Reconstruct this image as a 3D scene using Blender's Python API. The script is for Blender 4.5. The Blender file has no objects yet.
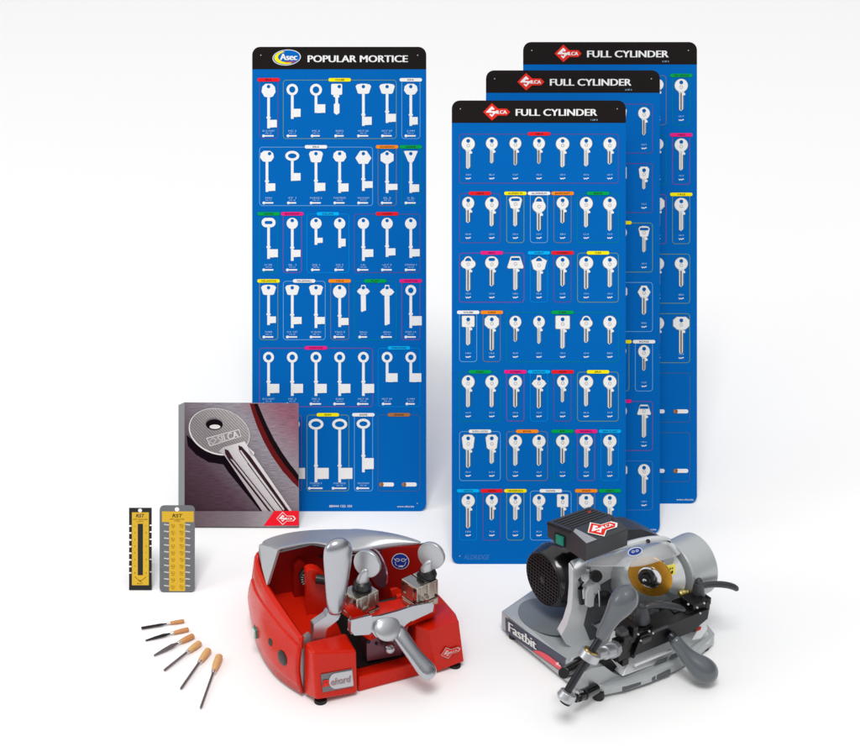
import bpy, bmesh, math, random
from mathutils import Vector, Matrix
random.seed(4)
COL = bpy.context.scene.collection
SC = bpy.context.scene
# ------------------------------------------------------------------ camera
PH = math.radians(26); F = 1700.; S = .0017
FW = Vector((0, math.cos(PH), -math.sin(PH))); UP = Vector((0, math.sin(PH), math.cos(PH)))
def ray(px, py): return FW + Vector((1, 0, 0)) * ((px - 430) / F) + UP * ((376 - py) / F)
CAM = -ray(430, 600) * (F * S)
def ground(px, py, z=0.):
    r = ray(px, py); return CAM + r * ((z - CAM.z) / r.z)
cd = bpy.data.cameras.new('camera'); cam = bpy.data.objects.new('camera', cd); COL.objects.link(cam)
cam.location = CAM; cam.rotation_euler = (math.pi / 2 - PH, 0, 0)
cd.sensor_fit = 'HORIZONTAL'; cd.sensor_width = 36; cd.lens = 36 * F / 860; cd.clip_start = .05; cd.clip_end = 500
SC.camera = cam
# ------------------------------------------------------------------ materials
def lin(c):
    c /= 255.; return c / 12.92 if c <= .04045 else ((c + .055) / 1.055) ** 2.4
def mat(name, rgb, rough=.5, metal=0., var=.05, vscale=60., bump=0., bscale=400., coat=0., srgb=True, stretch=None, spec=.5):
    m = bpy.data.materials.new(name); m.use_nodes = True; nt = m.node_tree; b = nt.nodes['Principled BSDF']
    if name.startswith(('ink_', 'board_', 'print_', 'gauge_ink')): spec = .04
    col = [lin(c) for c in rgb] if srgb else list(rgb)
    b.inputs['Roughness'].default_value = rough; b.inputs['Metallic'].default_value = metal
    b.inputs['Coat Weight'].default_value = coat; b.inputs['Coat Roughness'].default_value = .12
    b.inputs['Specular IOR Level'].default_value = spec
    tc = nt.nodes.new('ShaderNodeTexCoord'); n = nt.nodes.new('ShaderNodeTexNoise'); n.inputs['Scale'].default_value = vscale
    n.inputs['Detail'].default_value = 5
    src = tc.outputs['Object']
    if stretch:
        mp = nt.nodes.new('ShaderNodeMapping'); mp.inputs['Scale'].default_value = stretch
        nt.links.new(src, mp.inputs[0]); src = mp.outputs[0]
    nt.links.new(src, n.inputs['Vector'])
    cr = nt.nodes.new('ShaderNodeMix'); cr.data_type = 'RGBA'
    cr.inputs[6].default_value = [max(0, c * (1 - var)) for c in col] + [1]; cr.inputs[7].default_value = [min(1, c * (1 + var)) for c in col] + [1]
    nt.links.new(n.outputs[0], cr.inputs[0]); nt.links.new(cr.outputs[2], b.inputs['Base Color'])
    mr = nt.nodes.new('ShaderNodeMapRange'); mr.inputs[3].default_value = max(.02, rough * .85); mr.inputs[4].default_value = min(1, rough * 1.15)
    nt.links.new(n.outputs[0], mr.inputs[0]); nt.links.new(mr.outputs[0], b.inputs['Roughness'])
    if bump:
        n2 = nt.nodes.new('ShaderNodeTexNoise'); n2.inputs['Scale'].default_value = bscale; nt.links.new(src, n2.inputs['Vector'])
        bp = nt.nodes.new('ShaderNodeBump'); bp.inputs['Strength'].default_value = bump; bp.inputs['Distance'].default_value = .001
        nt.links.new(n2.outputs[0], bp.inputs['Height']); nt.links.new(bp.outputs[0], b.inputs['Normal'])
    return m
M = {}
# ------------------------------------------------------------------ mesh builder
class MB:
    def __init__(s, u=1.): s.v = []; s.f = []; s.m = []; s.u = u
    def add(s, v, f, m=0):
        n = len(s.v); s.v += [tuple(c * s.u for c in p) for p in v]; s.f += [tuple(i + n for i in g) for g in f]; s.m += [m] * len(f); return s
    def prism(s, poly, vec, m=0, m_side=None):
        n = len(poly); vec = Vector(vec); a = [Vector(p) for p in poly]; b = [p + vec for p in a]
        s.add(a + b, [tuple(range(n - 1, -1, -1)), tuple(range(n, 2 * n))], m)
        s.add(a + b, [(i, (i + 1) % n, n + (i + 1) % n, n + i) for i in range(n)], m if m_side is None else m_side); return s
    def solid(s, a, b, m=0):   # two matching polygons joined
        n = len(a)
        return s.add(list(a) + list(b), [tuple(range(n - 1, -1, -1)), tuple(range(n, 2 * n))] + [(i, (i + 1) % n, n + (i + 1) % n, n + i) for i in range(n)], m)
    def box(s, c, d, ax=None, m=0):
        c = Vector(c); X, Y, Z = ax if ax else (Vector((1, 0, 0)), Vector((0, 1, 0)), Vector((0, 0, 1)))
        v = [c + X * (d[0] / 2 * i) + Y * (d[1] / 2 * j) + Z * (d[2] / 2 * k) for k in (-1, 1) for i, j in ((-1, -1), (1, -1), (1, 1), (-1, 1))]
        return s.add(v, [(3, 2, 1, 0), (4, 5, 6, 7), (0, 1, 5, 4), (1, 2, 6, 5), (2, 3, 7, 6), (3, 0, 4, 7)], m)
    def tube(s, pts, rr, n=20, up=(0, 0, 1), m=0, caps=True, closed=False):
        pts = [Vector(p) for p in pts]; N = len(pts); v = []
        for i, p in enumerate(pts):
            if closed: t = pts[(i + 1) % N] - pts[i - 1]
            else: t = pts[min(i + 1, N - 1)] - pts[max(i - 1, 0)]
            t = t.normalized(); a = Vector(up).cross(t)
            if a.length < 1e-3: a = Vector((1, 0, 0)).cross(t)
            a.normalize(); b = t.cross(a); r = rr[i] if isinstance(rr, (list, tuple)) else rr
            ra, rb = r if isinstance(r, tuple) else (r, r)
            v += [p + a * (ra * math.cos(2 * math.pi * k / n)) + b * (rb * math.sin(2 * math.pi * k / n)) for k in range(n)]
        f = [(i * n + k, i * n + (k + 1) % n, (i + 1) * n + (k + 1) % n, (i + 1) * n + k) for i in range(N - 1) for k in range(n)]
        if closed: f += [((N - 1) * n + k, (N - 1) * n + (k + 1) % n, (k + 1) % n, k) for k in range(n)]
        elif caps: f += [tuple(range(n - 1, -1, -1)), tuple(range((N - 1) * n, N * n))]
        return s.add(v, f, m)
    def lathe(s, o, ax, prof, n=32, m=0):
        o = Vector(o); ax = Vector(ax).normalized(); return s.tube([o + ax * t for t, r in prof], [max(r, .01) for t, r in prof], n, up=(.13, .21, .97) if abs(ax.z) < .9 else (1, 0, .1), m=m) if all(prof[i][0] != prof[i + 1][0] for i in range(len(prof) - 1)) else s._lathe(o, ax, prof, n, m)
    def _lathe(s, o, ax, prof, n, m):
        a = ax.orthogonal().normalized(); b = ax.cross(a); v = []
        for t, r in prof: v += [o + ax * t + (a * math.cos(2 * math.pi * k / n) + b * math.sin(2 * math.pi * k / n)) * max(r, .01) for k in range(n)]
        N = len(prof)
        return s.add(v, [(i * n + k, i * n + (k + 1) % n, (i + 1) * n + (k + 1) % n, (i + 1) * n + k) for i in range(N - 1) for k in range(n)] + [tuple(range(n - 1, -1, -1)), tuple(range((N - 1) * n, N * n))], m)
    def ball(s, c, r, sc=(1, 1, 1), ax=None, n=20, m=0):
        c = Vector(c); X, Y, Z = ax if ax else (Vector((1, 0, 0)), Vector((0, 1, 0)), Vector((0, 0, 1))); v = []; h = n // 2
        for i in range(h + 1):
            ph = math.pi * i / h
            for k in range(n):
                q = (max(math.sin(ph), .001) * math.cos(2 * math.pi * k / n) * r * sc[0], max(math.sin(ph), .001) * math.sin(2 * math.pi * k / n) * r * sc[1], math.cos(ph) * r * sc[2])
                v.append(c + X * q[0] + Y * q[1] + Z * q[2])
        return s.add(v, [(i * n + k, i * n + (k + 1) % n, (i + 1) * n + (k + 1) % n, (i + 1) * n + k) for i in range(h) for k in range(n)], m)
    def grid(s, rows, m=0, closed=False):
        n = len(rows[0]); v = [p for r in rows for p in r]
        return s.add(v, [(i * n + k, i * n + (k + 1) % n, (i + 1) * n + (k + 1) % n, (i + 1) * n + k) for i in range(len(rows) - 1) for k in range(n if closed else n - 1)], m)
    def build(s, name, mats, parent=None, bevel=0., solid=0., angle=35, subsurf=0, label=None, flat=False):
        me = bpy.data.meshes.new(name); me.from_pydata(s.v, [], s.f)
        for x in (mats if isinstance(mats, (list, tuple)) else [mats]): me.materials.append(x)
        for p, i in zip(me.polygons, s.m): p.material_index = i
        if not flat:
            bm = bmesh.new(); bm.from_mesh(me); bmesh.ops.recalc_face_normals(bm, faces=bm.faces); bm.to_mesh(me); bm.free()
            for p in me.polygons: p.use_smooth = True
            me.set_sharp_from_angle(angle=math.radians(angle))
        o = bpy.data.objects.new(name, me); COL.objects.link(o); o.parent = parent
        if solid: d = o.modifiers.new('solid', 'SOLIDIFY'); d.thickness = solid; d.offset = -1
        if bevel: d = o.modifiers.new('bevel', 'BEVEL'); d.width = bevel; d.segments = 3; d.limit_method = 'ANGLE'; d.angle_limit = math.radians(32); d.harden_normals = True
        if subsurf: d = o.modifiers.new('sub', 'SUBSURF'); d.levels = d.render_levels = subsurf
        if label: o['label'] = label
        return o
def thing(name, label, cat, loc, rot=(0, 0, 0), group=None):
    o = bpy.data.objects.new(name, None); COL.objects.link(o); o.location = loc; o.rotation_euler = rot
    o.empty_display_size = .02; o['label'] = label; o['category'] = cat
    if group: o['group'] = group
    return o
# ------------------------------------------------------------------ flat lettering (built-in font turned into mesh)
_tc = {}
def glyphs(t, bold):
    k = (t, bold)
    if k not in _tc:
        cu = bpy.data.curves.new('t', 'FONT'); cu.body = t; cu.size = 1; cu.offset = bold; cu.resolution_u = 3
        ob = bpy.data.objects.new('t', cu); COL.objects.link(ob); me = ob.to_mesh()
        v = [(p.co.x, p.co.y) for p in me.vertices]; f = [tuple(p.vertices) for p in me.polygons]; ob.to_mesh_clear()
        bpy.data.objects.remove(ob); bpy.data.curves.remove(cu); _tc[k] = (v, f)
    return _tc[k]
class Print:
    """flat ink on a sheet; coordinates are photo pixels on the sheet, y down; L = ink layer"""
    def __init__(s, mapf): s.map = mapf; s.b = MB()
    def poly(s, pts, L=0, m=0):
        s.b.add([s.map(x, y, L) for x, y in pts], [tuple(range(len(pts)))], m); return s
    def mesh(s, v, f, L=0, m=0): s.b.add([s.map(x, y, L) for x, y in v], f, m); return s
    def text(s, t, x, y, h, w=None, align='c', bold=0., L=0, m=0, rot=0., shear=0.):
        if bold:
            W0 = w; bb = bold * h * 1.3
            for i, dx in enumerate((-1, 0, 1)): s.text(t, x + dx * bb, y, h, (w - 2 * bb) if w else None, align, 0., L + .12 * i, m, rot, shear)
            return s
        v, f = glyphs(t, 0.)
        if not v: return s
        x0 = min(p[0] for p in v); x1 = max(p[0] for p in v); k = h / .73; kx = (w / (x1 - x0)) if w else k
        W = (x1 - x0) * kx; ox = {'c': -W / 2, 'l': 0, 'r': -W}[align]; c, sn = math.cos(rot), math.sin(rot); out = []
        for a, b in v:
            X = (a - x0) * kx + ox + b * k * shear; Y = -b * k; out.append((x + X * c - Y * sn, y + X * sn + Y * c))
        return s.mesh(out, f, L, m)
    def ring(s, outer, hole, L=0, m=0):
        n = len(outer); return s.mesh(outer + hole, [(i, (i + 1) % n, n + (i + 1) % n, n + i) for i in range(n)], L, m)
    def frame(s, x0, y0, x1, y1, r, w, L=0, m=0):
        return s.ring(rrect(x0, y0, x1, y1, r), rrect(x0 + w, y0 + w, x1 - w, y1 - w, max(r - w, .1)), L, m)
    def build(s, name, mats, parent, **k): return s.b.build(name, mats, parent, flat=True, **k)
def rrect(x0, y0, x1, y1, r, n=6):
    o = []
    for cx, cy, a in ((x1 - r, y0 + r, -90), (x1 - r, y1 - r, 0), (x0 + r, y1 - r, 90), (x0 + r, y0 + r, 180)):
        for i in range(n + 1):
            t = math.radians(a + 90 * i / n); o.append((cx + r * math.cos(t), cy + r * math.sin(t)))
    return o
def ell(cx, cy, rx, ry, n=32, rot=0):
    c, s_ = math.cos(rot), math.sin(rot)
    return [(cx + rx * math.cos(t) * c - ry * math.sin(t) * s_, cy + rx * math.cos(t) * s_ + ry * math.sin(t) * c) for t in (2 * math.pi * i / n for i in range(n))]
def hit(poly, cx, cy, a):
    dx, dy = math.cos(a), math.sin(a); best = 0
    for i in range(len(poly)):
        (x1, y1), (x2, y2) = poly[i], poly[(i + 1) % len(poly)]; ex, ey = x2 - x1, y2 - y1; d = dx * ey - dy * ex
        if abs(d) < 1e-9: continue
        t = ((x1 - cx) * ey - (y1 - cy) * ex) / d; q = ((x1 - cx) * dy - (y1 - cy) * dx) / d
        if t > 0 and -1e-6 <= q <= 1 + 1e-6: best = max(best, t)
    return (cx + dx * best, cy + dy * best)
def holed(outer, hole, cx, cy, N=40):
    an = [2 * math.pi * i / N for i in range(N)] + [math.atan2(y - cy, x - cx) % (2 * math.pi) for x, y in outer]
    an = sorted(set(round(a, 4) for a in an))
    return [hit(outer, cx, cy, a) for a in an], [hit(hole, cx, cy, a) for a in an]
# ------------------------------------------------------------------ world, floor, lamps
w = bpy.data.worlds.new('World'); SC.world = w; w.use_nodes = True; nt = w.node_tree; bg = nt.nodes['Background']
tc = nt.nodes.new('ShaderNodeTexCoord'); sx = nt.nodes.new('ShaderNodeSeparateXYZ'); nt.links.new(tc.outputs['Generated'], sx.inputs[0])
az = nt.nodes.new('ShaderNodeMath'); az.operation = 'ARCTAN2'; nt.links.new(sx.outputs['X'], az.inputs[0]); nt.links.new(sx.outputs['Y'], az.inputs[1])
def mth(op, a, b=None, c=None):
    q = nt.nodes.new('ShaderNodeMath'); q.operation = op
    for i, v in enumerate((a, b, c)):
        if v is None: continue
        if isinstance(v, (int, float)): q.inputs[i].default_value = v
        else: nt.links.new(v, q.inputs[i])
    return q.outputs[0]
wv = mth('SINE', mth('MULTIPLY_ADD', az.outputs[0], 3., .5)); wv = mth('MULTIPLY_ADD', wv, .25, 1.0); wv = mth('MULTIPLY_ADD', mth('SINE', az.outputs[0]), -.5, wv)   # brightness bands added to the world for metal contrast, stronger on the left
hz = nt.nodes.new('ShaderNodeMapRange'); hz.inputs[1].default_value = .45; hz.inputs[2].default_value = .8; nt.links.new(sx.outputs['Z'], hz.inputs[0])
wm = nt.nodes.new('ShaderNodeMix'); wm.data_type = 'FLOAT'; nt.links.new(hz.outputs[0], wm.inputs[0]); nt.links.new(wv, wm.inputs[2]); wm.inputs[3].default_value = 1.0
ramp = nt.nodes.new('ShaderNodeValToRGB'); nt.links.new(sx.outputs['Z'], ramp.inputs[0])
e = ramp.color_ramp.elements; e[0].position = 0.; e[0].color = (.34, .345, .355, 1); e[1].position = 1.; e[1].color = (1.25, 1.25, 1.25, 1)
for p_, c_ in ((.16, .40), (.38, .62), (.62, 1.15)):
    q = e.new(p_); q.color = (c_, c_, c_ * 1.01, 1)
vs = nt.nodes.new('ShaderNodeVectorMath'); vs.operation = 'SCALE'; nt.links.new(ramp.outputs[0], vs.inputs[0]); nt.links.new(wm.outputs[0], vs.inputs['Scale']); nt.links.new(vs.outputs[0], bg.inputs['Color']); bg.inputs['Strength'].default_value = .66
def area(name, loc, tgt, size, power, col=(1, 1, 1)):
    l = bpy.data.lights.new(name, 'AREA'); l.shape = 'SQUARE'; l.size = size; l.energy = power; l.color = col
    o = bpy.data.objects.new(name, l); COL.objects.link(o); o.location = loc
    o.rotation_euler = (Vector(tgt) - Vector(loc)).to_track_quat('-Z', 'Y').to_euler()
area('softbox_lamp', (-.9, -10.0, 21.0), (0, 1.5, 0), 8.0, 2900, (1, .995, .98))
area('side_softbox_lamp', (-3.6, -1.0, 1.9), (0, .1, .1), 1.3, 20, (1, 1, 1))
M['floor'] = mat('studio_floor', (.925, .925, .925), .75, var=.004, srgb=False, spec=.1)
MB().add([(-60, -30, 0), (60, -30, 0), (60, 90, 0), (-60, 90, 0)], [(0, 1, 2, 3)]).build('floor', M['floor'], flat=True)['kind'] = 'structure'
SC.view_settings.view_transform = 'Standard'; SC.view_settings.look = 'None'; SC.view_settings.exposure = -.05; SC.view_settings.gamma = 1
SC.render.engine = 'CYCLES'
# ------------------------------------------------------------------ a flat sheet standing on the floor, tilted back
class Sheet:
    def __init__(s, name, label, cat, x0, x1, yt, yb, group=None):
        s.cx = (x0 + x1) / 2; s.yb = yb; g = ground(s.cx, yb); s.u = (g - CAM).dot(FW) / F
        s.e = thing(name, label, cat, g, (-PH, 0, 0), group); s.x0, s.x1, s.yt = x0, x1, yt; s.front = 0.
    def p(s, x, y, L=0.):   # L in layers of 0.3 mm in front of the sheet's face
        return ((x - s.cx) * s.u, -.0003 * L - s.front, (s.yb - y) * s.u)
    def body(s, name, outer, th, m, hole=None, bevel=.0008, y0=0.):
        n = len(outer); b = MB(); A = [s.p(x, y) for x, y in outer]; A = [(a[0], y0, a[2]) for a in A]
        if hole:
            H = [s.p(x, y) for x, y in hole]; H = [(a[0], y0, a[2]) for a in H]; k = len(H)
            B = [(a[0], y0 + th, a[2]) for a in A]; HB = [(a[0], y0 + th, a[2]) for a in H]
            v = A + H + B + HB; f = []
            for i in range(n):
                j = (i + 1) % n; f += [(i, j, n + j, n + i), (2 * n + j, 2 * n + i, 3 * n + i, 3 * n + j), (j, i, 2 * n + i, 2 * n + j), (n + i, n + j, 3 * n + j, 3 * n + i)]
            b.add(v, f)
        else: b.prism(A, (0, th, 0))
        return b.build(name, m, s.e, bevel=bevel)
    def strut(s, m, h=.5, back=.25, wd=8):
        H = (s.yb - s.yt) * s.u; t = Vector((0, .006, h * H))
        zf = t.z * math.cos(PH) - t.y * math.sin(-PH) * -1; yf = t.z * math.sin(PH) + t.y * math.cos(PH)
        Y = yf + back * H; foot = Vector((0, Y * math.cos(PH), Y * math.sin(PH)))   # a floor point in the sheet's own axes
        ww = wd * s.u; MB().solid([t + Vector((-ww, 0, 0)), t + Vector((ww, 0, 0)), t + Vector((ww, .004, 0)), t + Vector((-ww, .004, 0))],
            [foot + Vector((-ww, 0, .0)), foot + Vector((ww, 0, 0)), foot + Vector((ww, .004, 0.002)), foot + Vector((-ww, .004, 0.002))]).build('rear_strut', m, s.e)
# ------------------------------------------------------------------ key boards
M['blue'] = mat('board_blue', (0, 98, 178), .7, var=.03, vscale=8, bump=.02)
M['black_band'] = mat('board_black', (30, 26, 26), .7, var=.05)
M['edge'] = mat('board_edge', (40, 60, 90), .5)
M['ink_white'] = mat('ink_white', (.82, .82, .82), .6, srgb=False, var=.01)
M['ink_soft'] = mat('ink_pale_blue', (168, 200, 232), .6)
M['ink_key'] = mat('ink_key_white', (.80, .80, .79), .6, srgb=False, var=.02)
M['ink_grey'] = mat('ink_key_grey', (178, 178, 176), .6)
M['ink_dark'] = mat('ink_key_dark', (96, 92, 90), .6)
M['ink_rim'] = mat('ink_key_rim', (132, 140, 150), .6)
M['ink_black'] = mat('ink_black', (38, 30, 30), .6)
M['red'] = mat('ink_red', (232, 28, 36), .55); M['yellow'] = mat('ink_yellow', (246, 232, 8), .55); M['white'] = M['ink_white']
M['orange'] = mat('ink_orange', (244, 140, 24), .55); M['green'] = mat('ink_green', (0, 158, 74), .55)
M['magenta'] = mat('ink_magenta', (236, 30, 128), .55); M['cyan'] = mat('ink_cyan', (0, 172, 240), .55); M['brown'] = mat('ink_brown', (172, 112, 60), .55)
FR = {'red': (104, 66, 140), 'yellow': (120, 150, 110), 'white': (110, 166, 220), 'orange': (118, 112, 120), 'green': (0, 128, 130), 'magenta': (130, 66, 150), 'cyan': (0, 136, 214), 'brown': (70, 96, 140), 'grey': (70, 120, 190)}
for k, c in FR.items(): M['frame_' + k] = mat('ink_frame_' + k, c, .55)
M['logo_red'] = mat('ink_logo_red', (222, 48, 36), .5); M['dark_red'] = mat('ink_small_red', (150, 40, 50), .5)

def keylogo(pr, x, y, w, layers=(1, 2, 3), mred=0, mwhite=1, outline=True, rot=0, map2=None):
    """diamond with a pointed tail, an angular S and small letters; x,y = left tip"""
    k = w / 27.3
    def T(p):
        a, b = p[0] * k, p[1] * k; return (x + a * math.cos(rot) - b * math.sin(rot), y + a * math.sin(rot) + b * math.cos(rot))
    D = [(0, 0), (8.9, -9), (15, -3.4), (24, -3.4), (27.3, 0), (24, 3.5), (14.9, 3.5), (8.9, 8.7)]
    if outline:
        c = (11, 0); O = [(c[0] + (a - c[0]) * 1.09 + (.6 if a > 20 else 0), b * 1.12 + (.35 if b > 0 else -.35 if b < 0 else 0)) for a, b in D]
        pr.poly([T(p) for p in O], layers[0], mwhite if outline != 'soft' else 0)
    pr.poly([T(p) for p in D], layers[1], mred)
    P = [((a - 72) / 24.57, (b - 300) / 24.57) for a, b in [(288, 155), (355, 220), (335, 252), (278, 240), (264, 262), (285, 280), (395, 280), (412, 300), (350, 358), (290, 425), (225, 362), (250, 345), (290, 368), (318, 345), (305, 320), (150, 316), (146, 298)]]
    pr.poly([T(q) for q in P], layers[2], mwhite)
    v, f = glyphs('ILCA', 0); x0 = min(p[0] for p in v); x1 = max(p[0] for p in v); kx = 10.2 / (x1 - x0)
    for i in range(3): pr.mesh([T((13.2 + i * .3 + (a - x0) * kx, 1.8 - b * 4.9)) for a, b in v], f, layers[2] + 2 + i * .2, mwhite)

def bow(kind, cx, y, w, h):
    """outline of a key's bow; y = top"""
    a = w / 2; b = h
    P = {'R': ell(cx, y + h / 2, a, h / 2), 'C': ell(cx, y + h / 2, a, h / 2), 'E': ell(cx, y + h / 2, a, h / 2),
         'O': [(cx - a * .45, y), (cx + a * .45, y), (cx + a * .9, y + b * .22), (cx + a, y + b * .6), (cx + a * .6, y + b * .95), (cx + a * .2, y + b), (cx - a * .2, y + b), (cx - a * .6, y + b * .95), (cx - a, y + b * .6), (cx - a * .9, y + b * .22)],
         'T': [(cx - a * .8, y + b * .06), (cx - a * .3, y - .1), (cx + a * .3, y - .1), (cx + a * .8, y + b * .06), (cx + a, y + b * .25), (cx + a * .72, y + b * .93), (cx + a * .5, y + b), (cx - a * .5, y + b), (cx - a * .72, y + b * .93), (cx - a, y + b * .25)],
         'A': [(cx - a * .5, y), (cx + a * .5, y), (cx + a * .62, y + b * .1), (cx + a, y + b * .88), (cx + a * .9, y + b), (cx - a * .9, y + b), (cx - a, y + b * .88), (cx - a * .62, y + b * .1)],
         'S': rrect(cx - a, y, cx + a, y + b, 1.2, 3),
         'H': [(cx - a * .4, y), (cx + a * .4, y), (cx + a, y + b * .55), (cx + a * .55, y + b), (cx - a * .55, y + b), (cx - a, y + b * .55)],
         'P': [(cx, y), (cx + a * .45, y + b * .14), (cx + a, y + b * .3), (cx + a * .72, y + b * .9), (cx + a * .4, y + b), (cx - a * .4, y + b), (cx - a * .72, y + b * .9), (cx - a, y + b * .3), (cx - a * .45, y + b * .14)],
         'G': [(cx - a * .55, y), (cx + a * .55, y), (cx + a, y + b * .24), (cx + a, y + b * .72), (cx + a * .5, y + b), (cx - a * .5, y + b), (cx - a, y + b * .72), (cx - a, y + b * .24)],
         'X': [(cx, y - .4), (cx + a, y + b * .26), (cx + a, y + b * .76), (cx + a * .25, y + b), (cx - a * .25, y + b), (cx - a, y + b * .76), (cx - a, y + b * .26)],
         'V': [(cx - a, y + .4), (cx - a * .8, y), (cx + a * .8, y), (cx + a, y + .4), (cx + a * .4, y + b * .86), (cx + a * .15, y + b), (cx - a * .15, y + b), (cx - a * .4, y + b * .86)],
         'F': rrect(cx - a, y, cx + a, y + b, min(a, b / 2) * .98, 6),
         'K': [(cx - 2, y), (cx + 2, y), (cx + 2.6, y + b * .3), (cx + a * .7, y + b * .4), (cx + a, y + b * .65), (cx + a * .6, y + b * .92), (cx + 2, y + b), (cx - 2, y + b), (cx - a * .6, y + b * .92), (cx - a, y + b * .65), (cx - a * .7, y + b * .4), (cx - 2.6, y + b * .3)],
         'L': [(cx - a * .62, y), (cx + a * .62, y), (cx + a, y + b * .2), (cx + a * .8, y + b * .9), (cx + a * .5, y + b), (cx - a * .5, y + b), (cx - a * .8, y + b * .9), (cx - a, y + b * .2)],
         'W': [(cx + 4.4 * math.cos(t), y + 4.4 + 4.4 * math.sin(t)) for t in [math.pi * (1 + i / 10) for i in range(11)]] + [(cx + a * math.cos(t), y + h * .6 + h * .4 * math.sin(t)) for t in [-.75 + i * (math.pi + 1.5) / 20 for i in range(21)]], }
    return P[kind]
def mortice_key(sh, cx, y, spec):
    kind, w, h, ln, bw, bh, gap = spec; pr = Print(sh.p); o = bow(kind, cx, y, w, h); st = 1.35
    if kind in 'RE': hcx, hcy, hole = cx, y + h / 2, ell(cx, y + h / 2, w / 2 - 2.7, h / 2 - 2.5)
    elif kind == 'F': hcx, hcy, hole = cx, y + h / 2, rrect(cx - 4, y + h / 2 - 1.6, cx + 4, y + h / 2 + 1.6, 1.5)
    else:
        r = 1.75; hcy = y + 2.8; hcx = cx + (2.6 if kind == 'S' or (kind == 'O' and w == 13.9) else 0); hole = ell(hcx, hcy, r, r)
    A, B = holed(o, hole, hcx, hcy); pr.ring(A, B, 2)
    yb = y + h - .6; ye = y + ln
    if kind == 'K':
        pr.poly([(cx - 2.6, yb), (cx + 2.4, yb), (cx + 2.6, ye - 1.5), (cx + .5, ye - 1), (cx - 1.2, ye), (cx - 2.4, ye - .6)], 1)
    elif kind == 'S':
        pr.poly([(cx - 3.4, yb), (cx + 2.6, yb), (cx + 2.6, yb + 3), (cx + 1.4, yb + 3.6), (cx + 1.4, yb + 9), (cx + 2.8, yb + 10), (cx + 2.8, ye - 2), (cx, ye), (cx - 2.8, ye - 2), (cx - 2.8, yb + 10), (cx - 1.4, yb + 9), (cx - 1.4, yb + 3.6), (cx - 3.4, yb + 2)], 1)
    else:
        pr.poly([(cx - st, yb), (cx + st, yb), (cx + st, ye), (cx - st, ye)], 1)
        if ln > 36: pr.poly(rrect(cx - 2.1, ye - gap - bh - 3.2, cx + 2.1, ye - gap - bh - 1.2, .8, 3), 2)
        j = .5; pr.poly([(cx + st - .1, ye - gap - bh), (cx + st + bw, ye - gap - bh), (cx + st + bw, ye - gap), (cx + st + bw * .5, ye - gap), (cx + st + bw * .45, ye - gap + j * .4), (cx + st - .1, ye - gap + j * .4)], 3)
    pr.build('key_picture', M['ink_white'], sh.e)
def cylinder_key(sh, cx, y, spec, i):
    kind, w, h, ln = spec; pr = Print(sh.p); o = bow(kind, cx, y, w, h)
    if kind in 'PW': hcx, hcy, hole = cx, y + 3.4, [(cx - 3, y + 4.6), (cx - 2.2, y + 2.6), (cx - .8, y + 1.5), (cx + .8, y + 1.5), (cx + 2.2, y + 2.6), (cx + 3, y + 4.6)]
    elif kind == 'F': hcx, hcy, hole = cx, y + 3.1, rrect(cx - 2.9, y + 1.7, cx + 2.9, y + 4.5, 1.3)
    elif kind == 'A': hcx, hcy, hole = cx, y + 2.7, [(cx - 4.3, y + 4), (cx - 3.6, y + 1.5), (cx + 3.6, y + 1.5), (cx + 4.3, y + 4)]
    elif kind in 'T': hcx, hcy, hole = cx, y + 2.9, rrect(cx - 4, y + 1.6, cx + 4, y + 4.1, 1)
    else: hcx, hcy, hole = cx, y + 3.5, ell(cx, y + 3.5, 1.75, 1.75)
    o2 = [(cx + (a - cx) * 1.07, y + h / 2 + (b - y - h / 2) * 1.07) for a, b in o]
    A, B = holed(o2, hole, hcx, hcy); pr.ring(A, B, 1, 3)
    A, B = holed(o, [(hcx + (a - hcx) * 1.12, hcy + (b - hcy) * 1.12) for a, b in hole], hcx, hcy); pr.ring(A, B, 4, 0)
    pr.ring(ell(cx, y + h * .62, 1.7, 1.7), ell(cx, y + h * .62, 1.15, 1.15), 5, 1)
    yb = y + h - .7; ye = y + ln; bw = 2.5 if w > 11.6 else 2.1
    L = [(cx - bw - .4, yb), (cx + bw + .4, yb), (cx + bw + .4, yb + 1.6), (cx + bw + 1.5, yb + 2), (cx + bw + 1.5, yb + 3.6), (cx + bw, yb + 4.2), (cx + bw, ye - 2.4), (cx + .7, ye - .8), (cx - .4, ye), (cx - bw, ye - 1.6), (cx - bw, yb + 1.5)]
    pr.poly(L, 2, 0)
    pr.poly([(cx + bw - .9, yb + 4), (cx + bw, yb + 4), (cx + bw, ye - 2.2), (cx + bw - .9, ye - 1.5)], 3, 2 if i % 3 == 1 else 3)
    dk = 2 if i % 4 in (1, 2) else 1
    pr.poly([(cx - .9, yb + 1.6), (cx + .5, yb + 1.6), (cx + .5, ye - 1), (cx - .9, ye - .8)], 3, dk)
    pr.poly([(cx - bw, yb + 1.4), (cx - bw + .6, yb + 1.4), (cx - bw + .6, ye - 1.4), (cx - bw, ye - 1.6)], 3, 3)
    pr.build('key_picture', [M['ink_key'], M['ink_grey'], M['ink_dark'], M['ink_rim']], sh.e)

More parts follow.
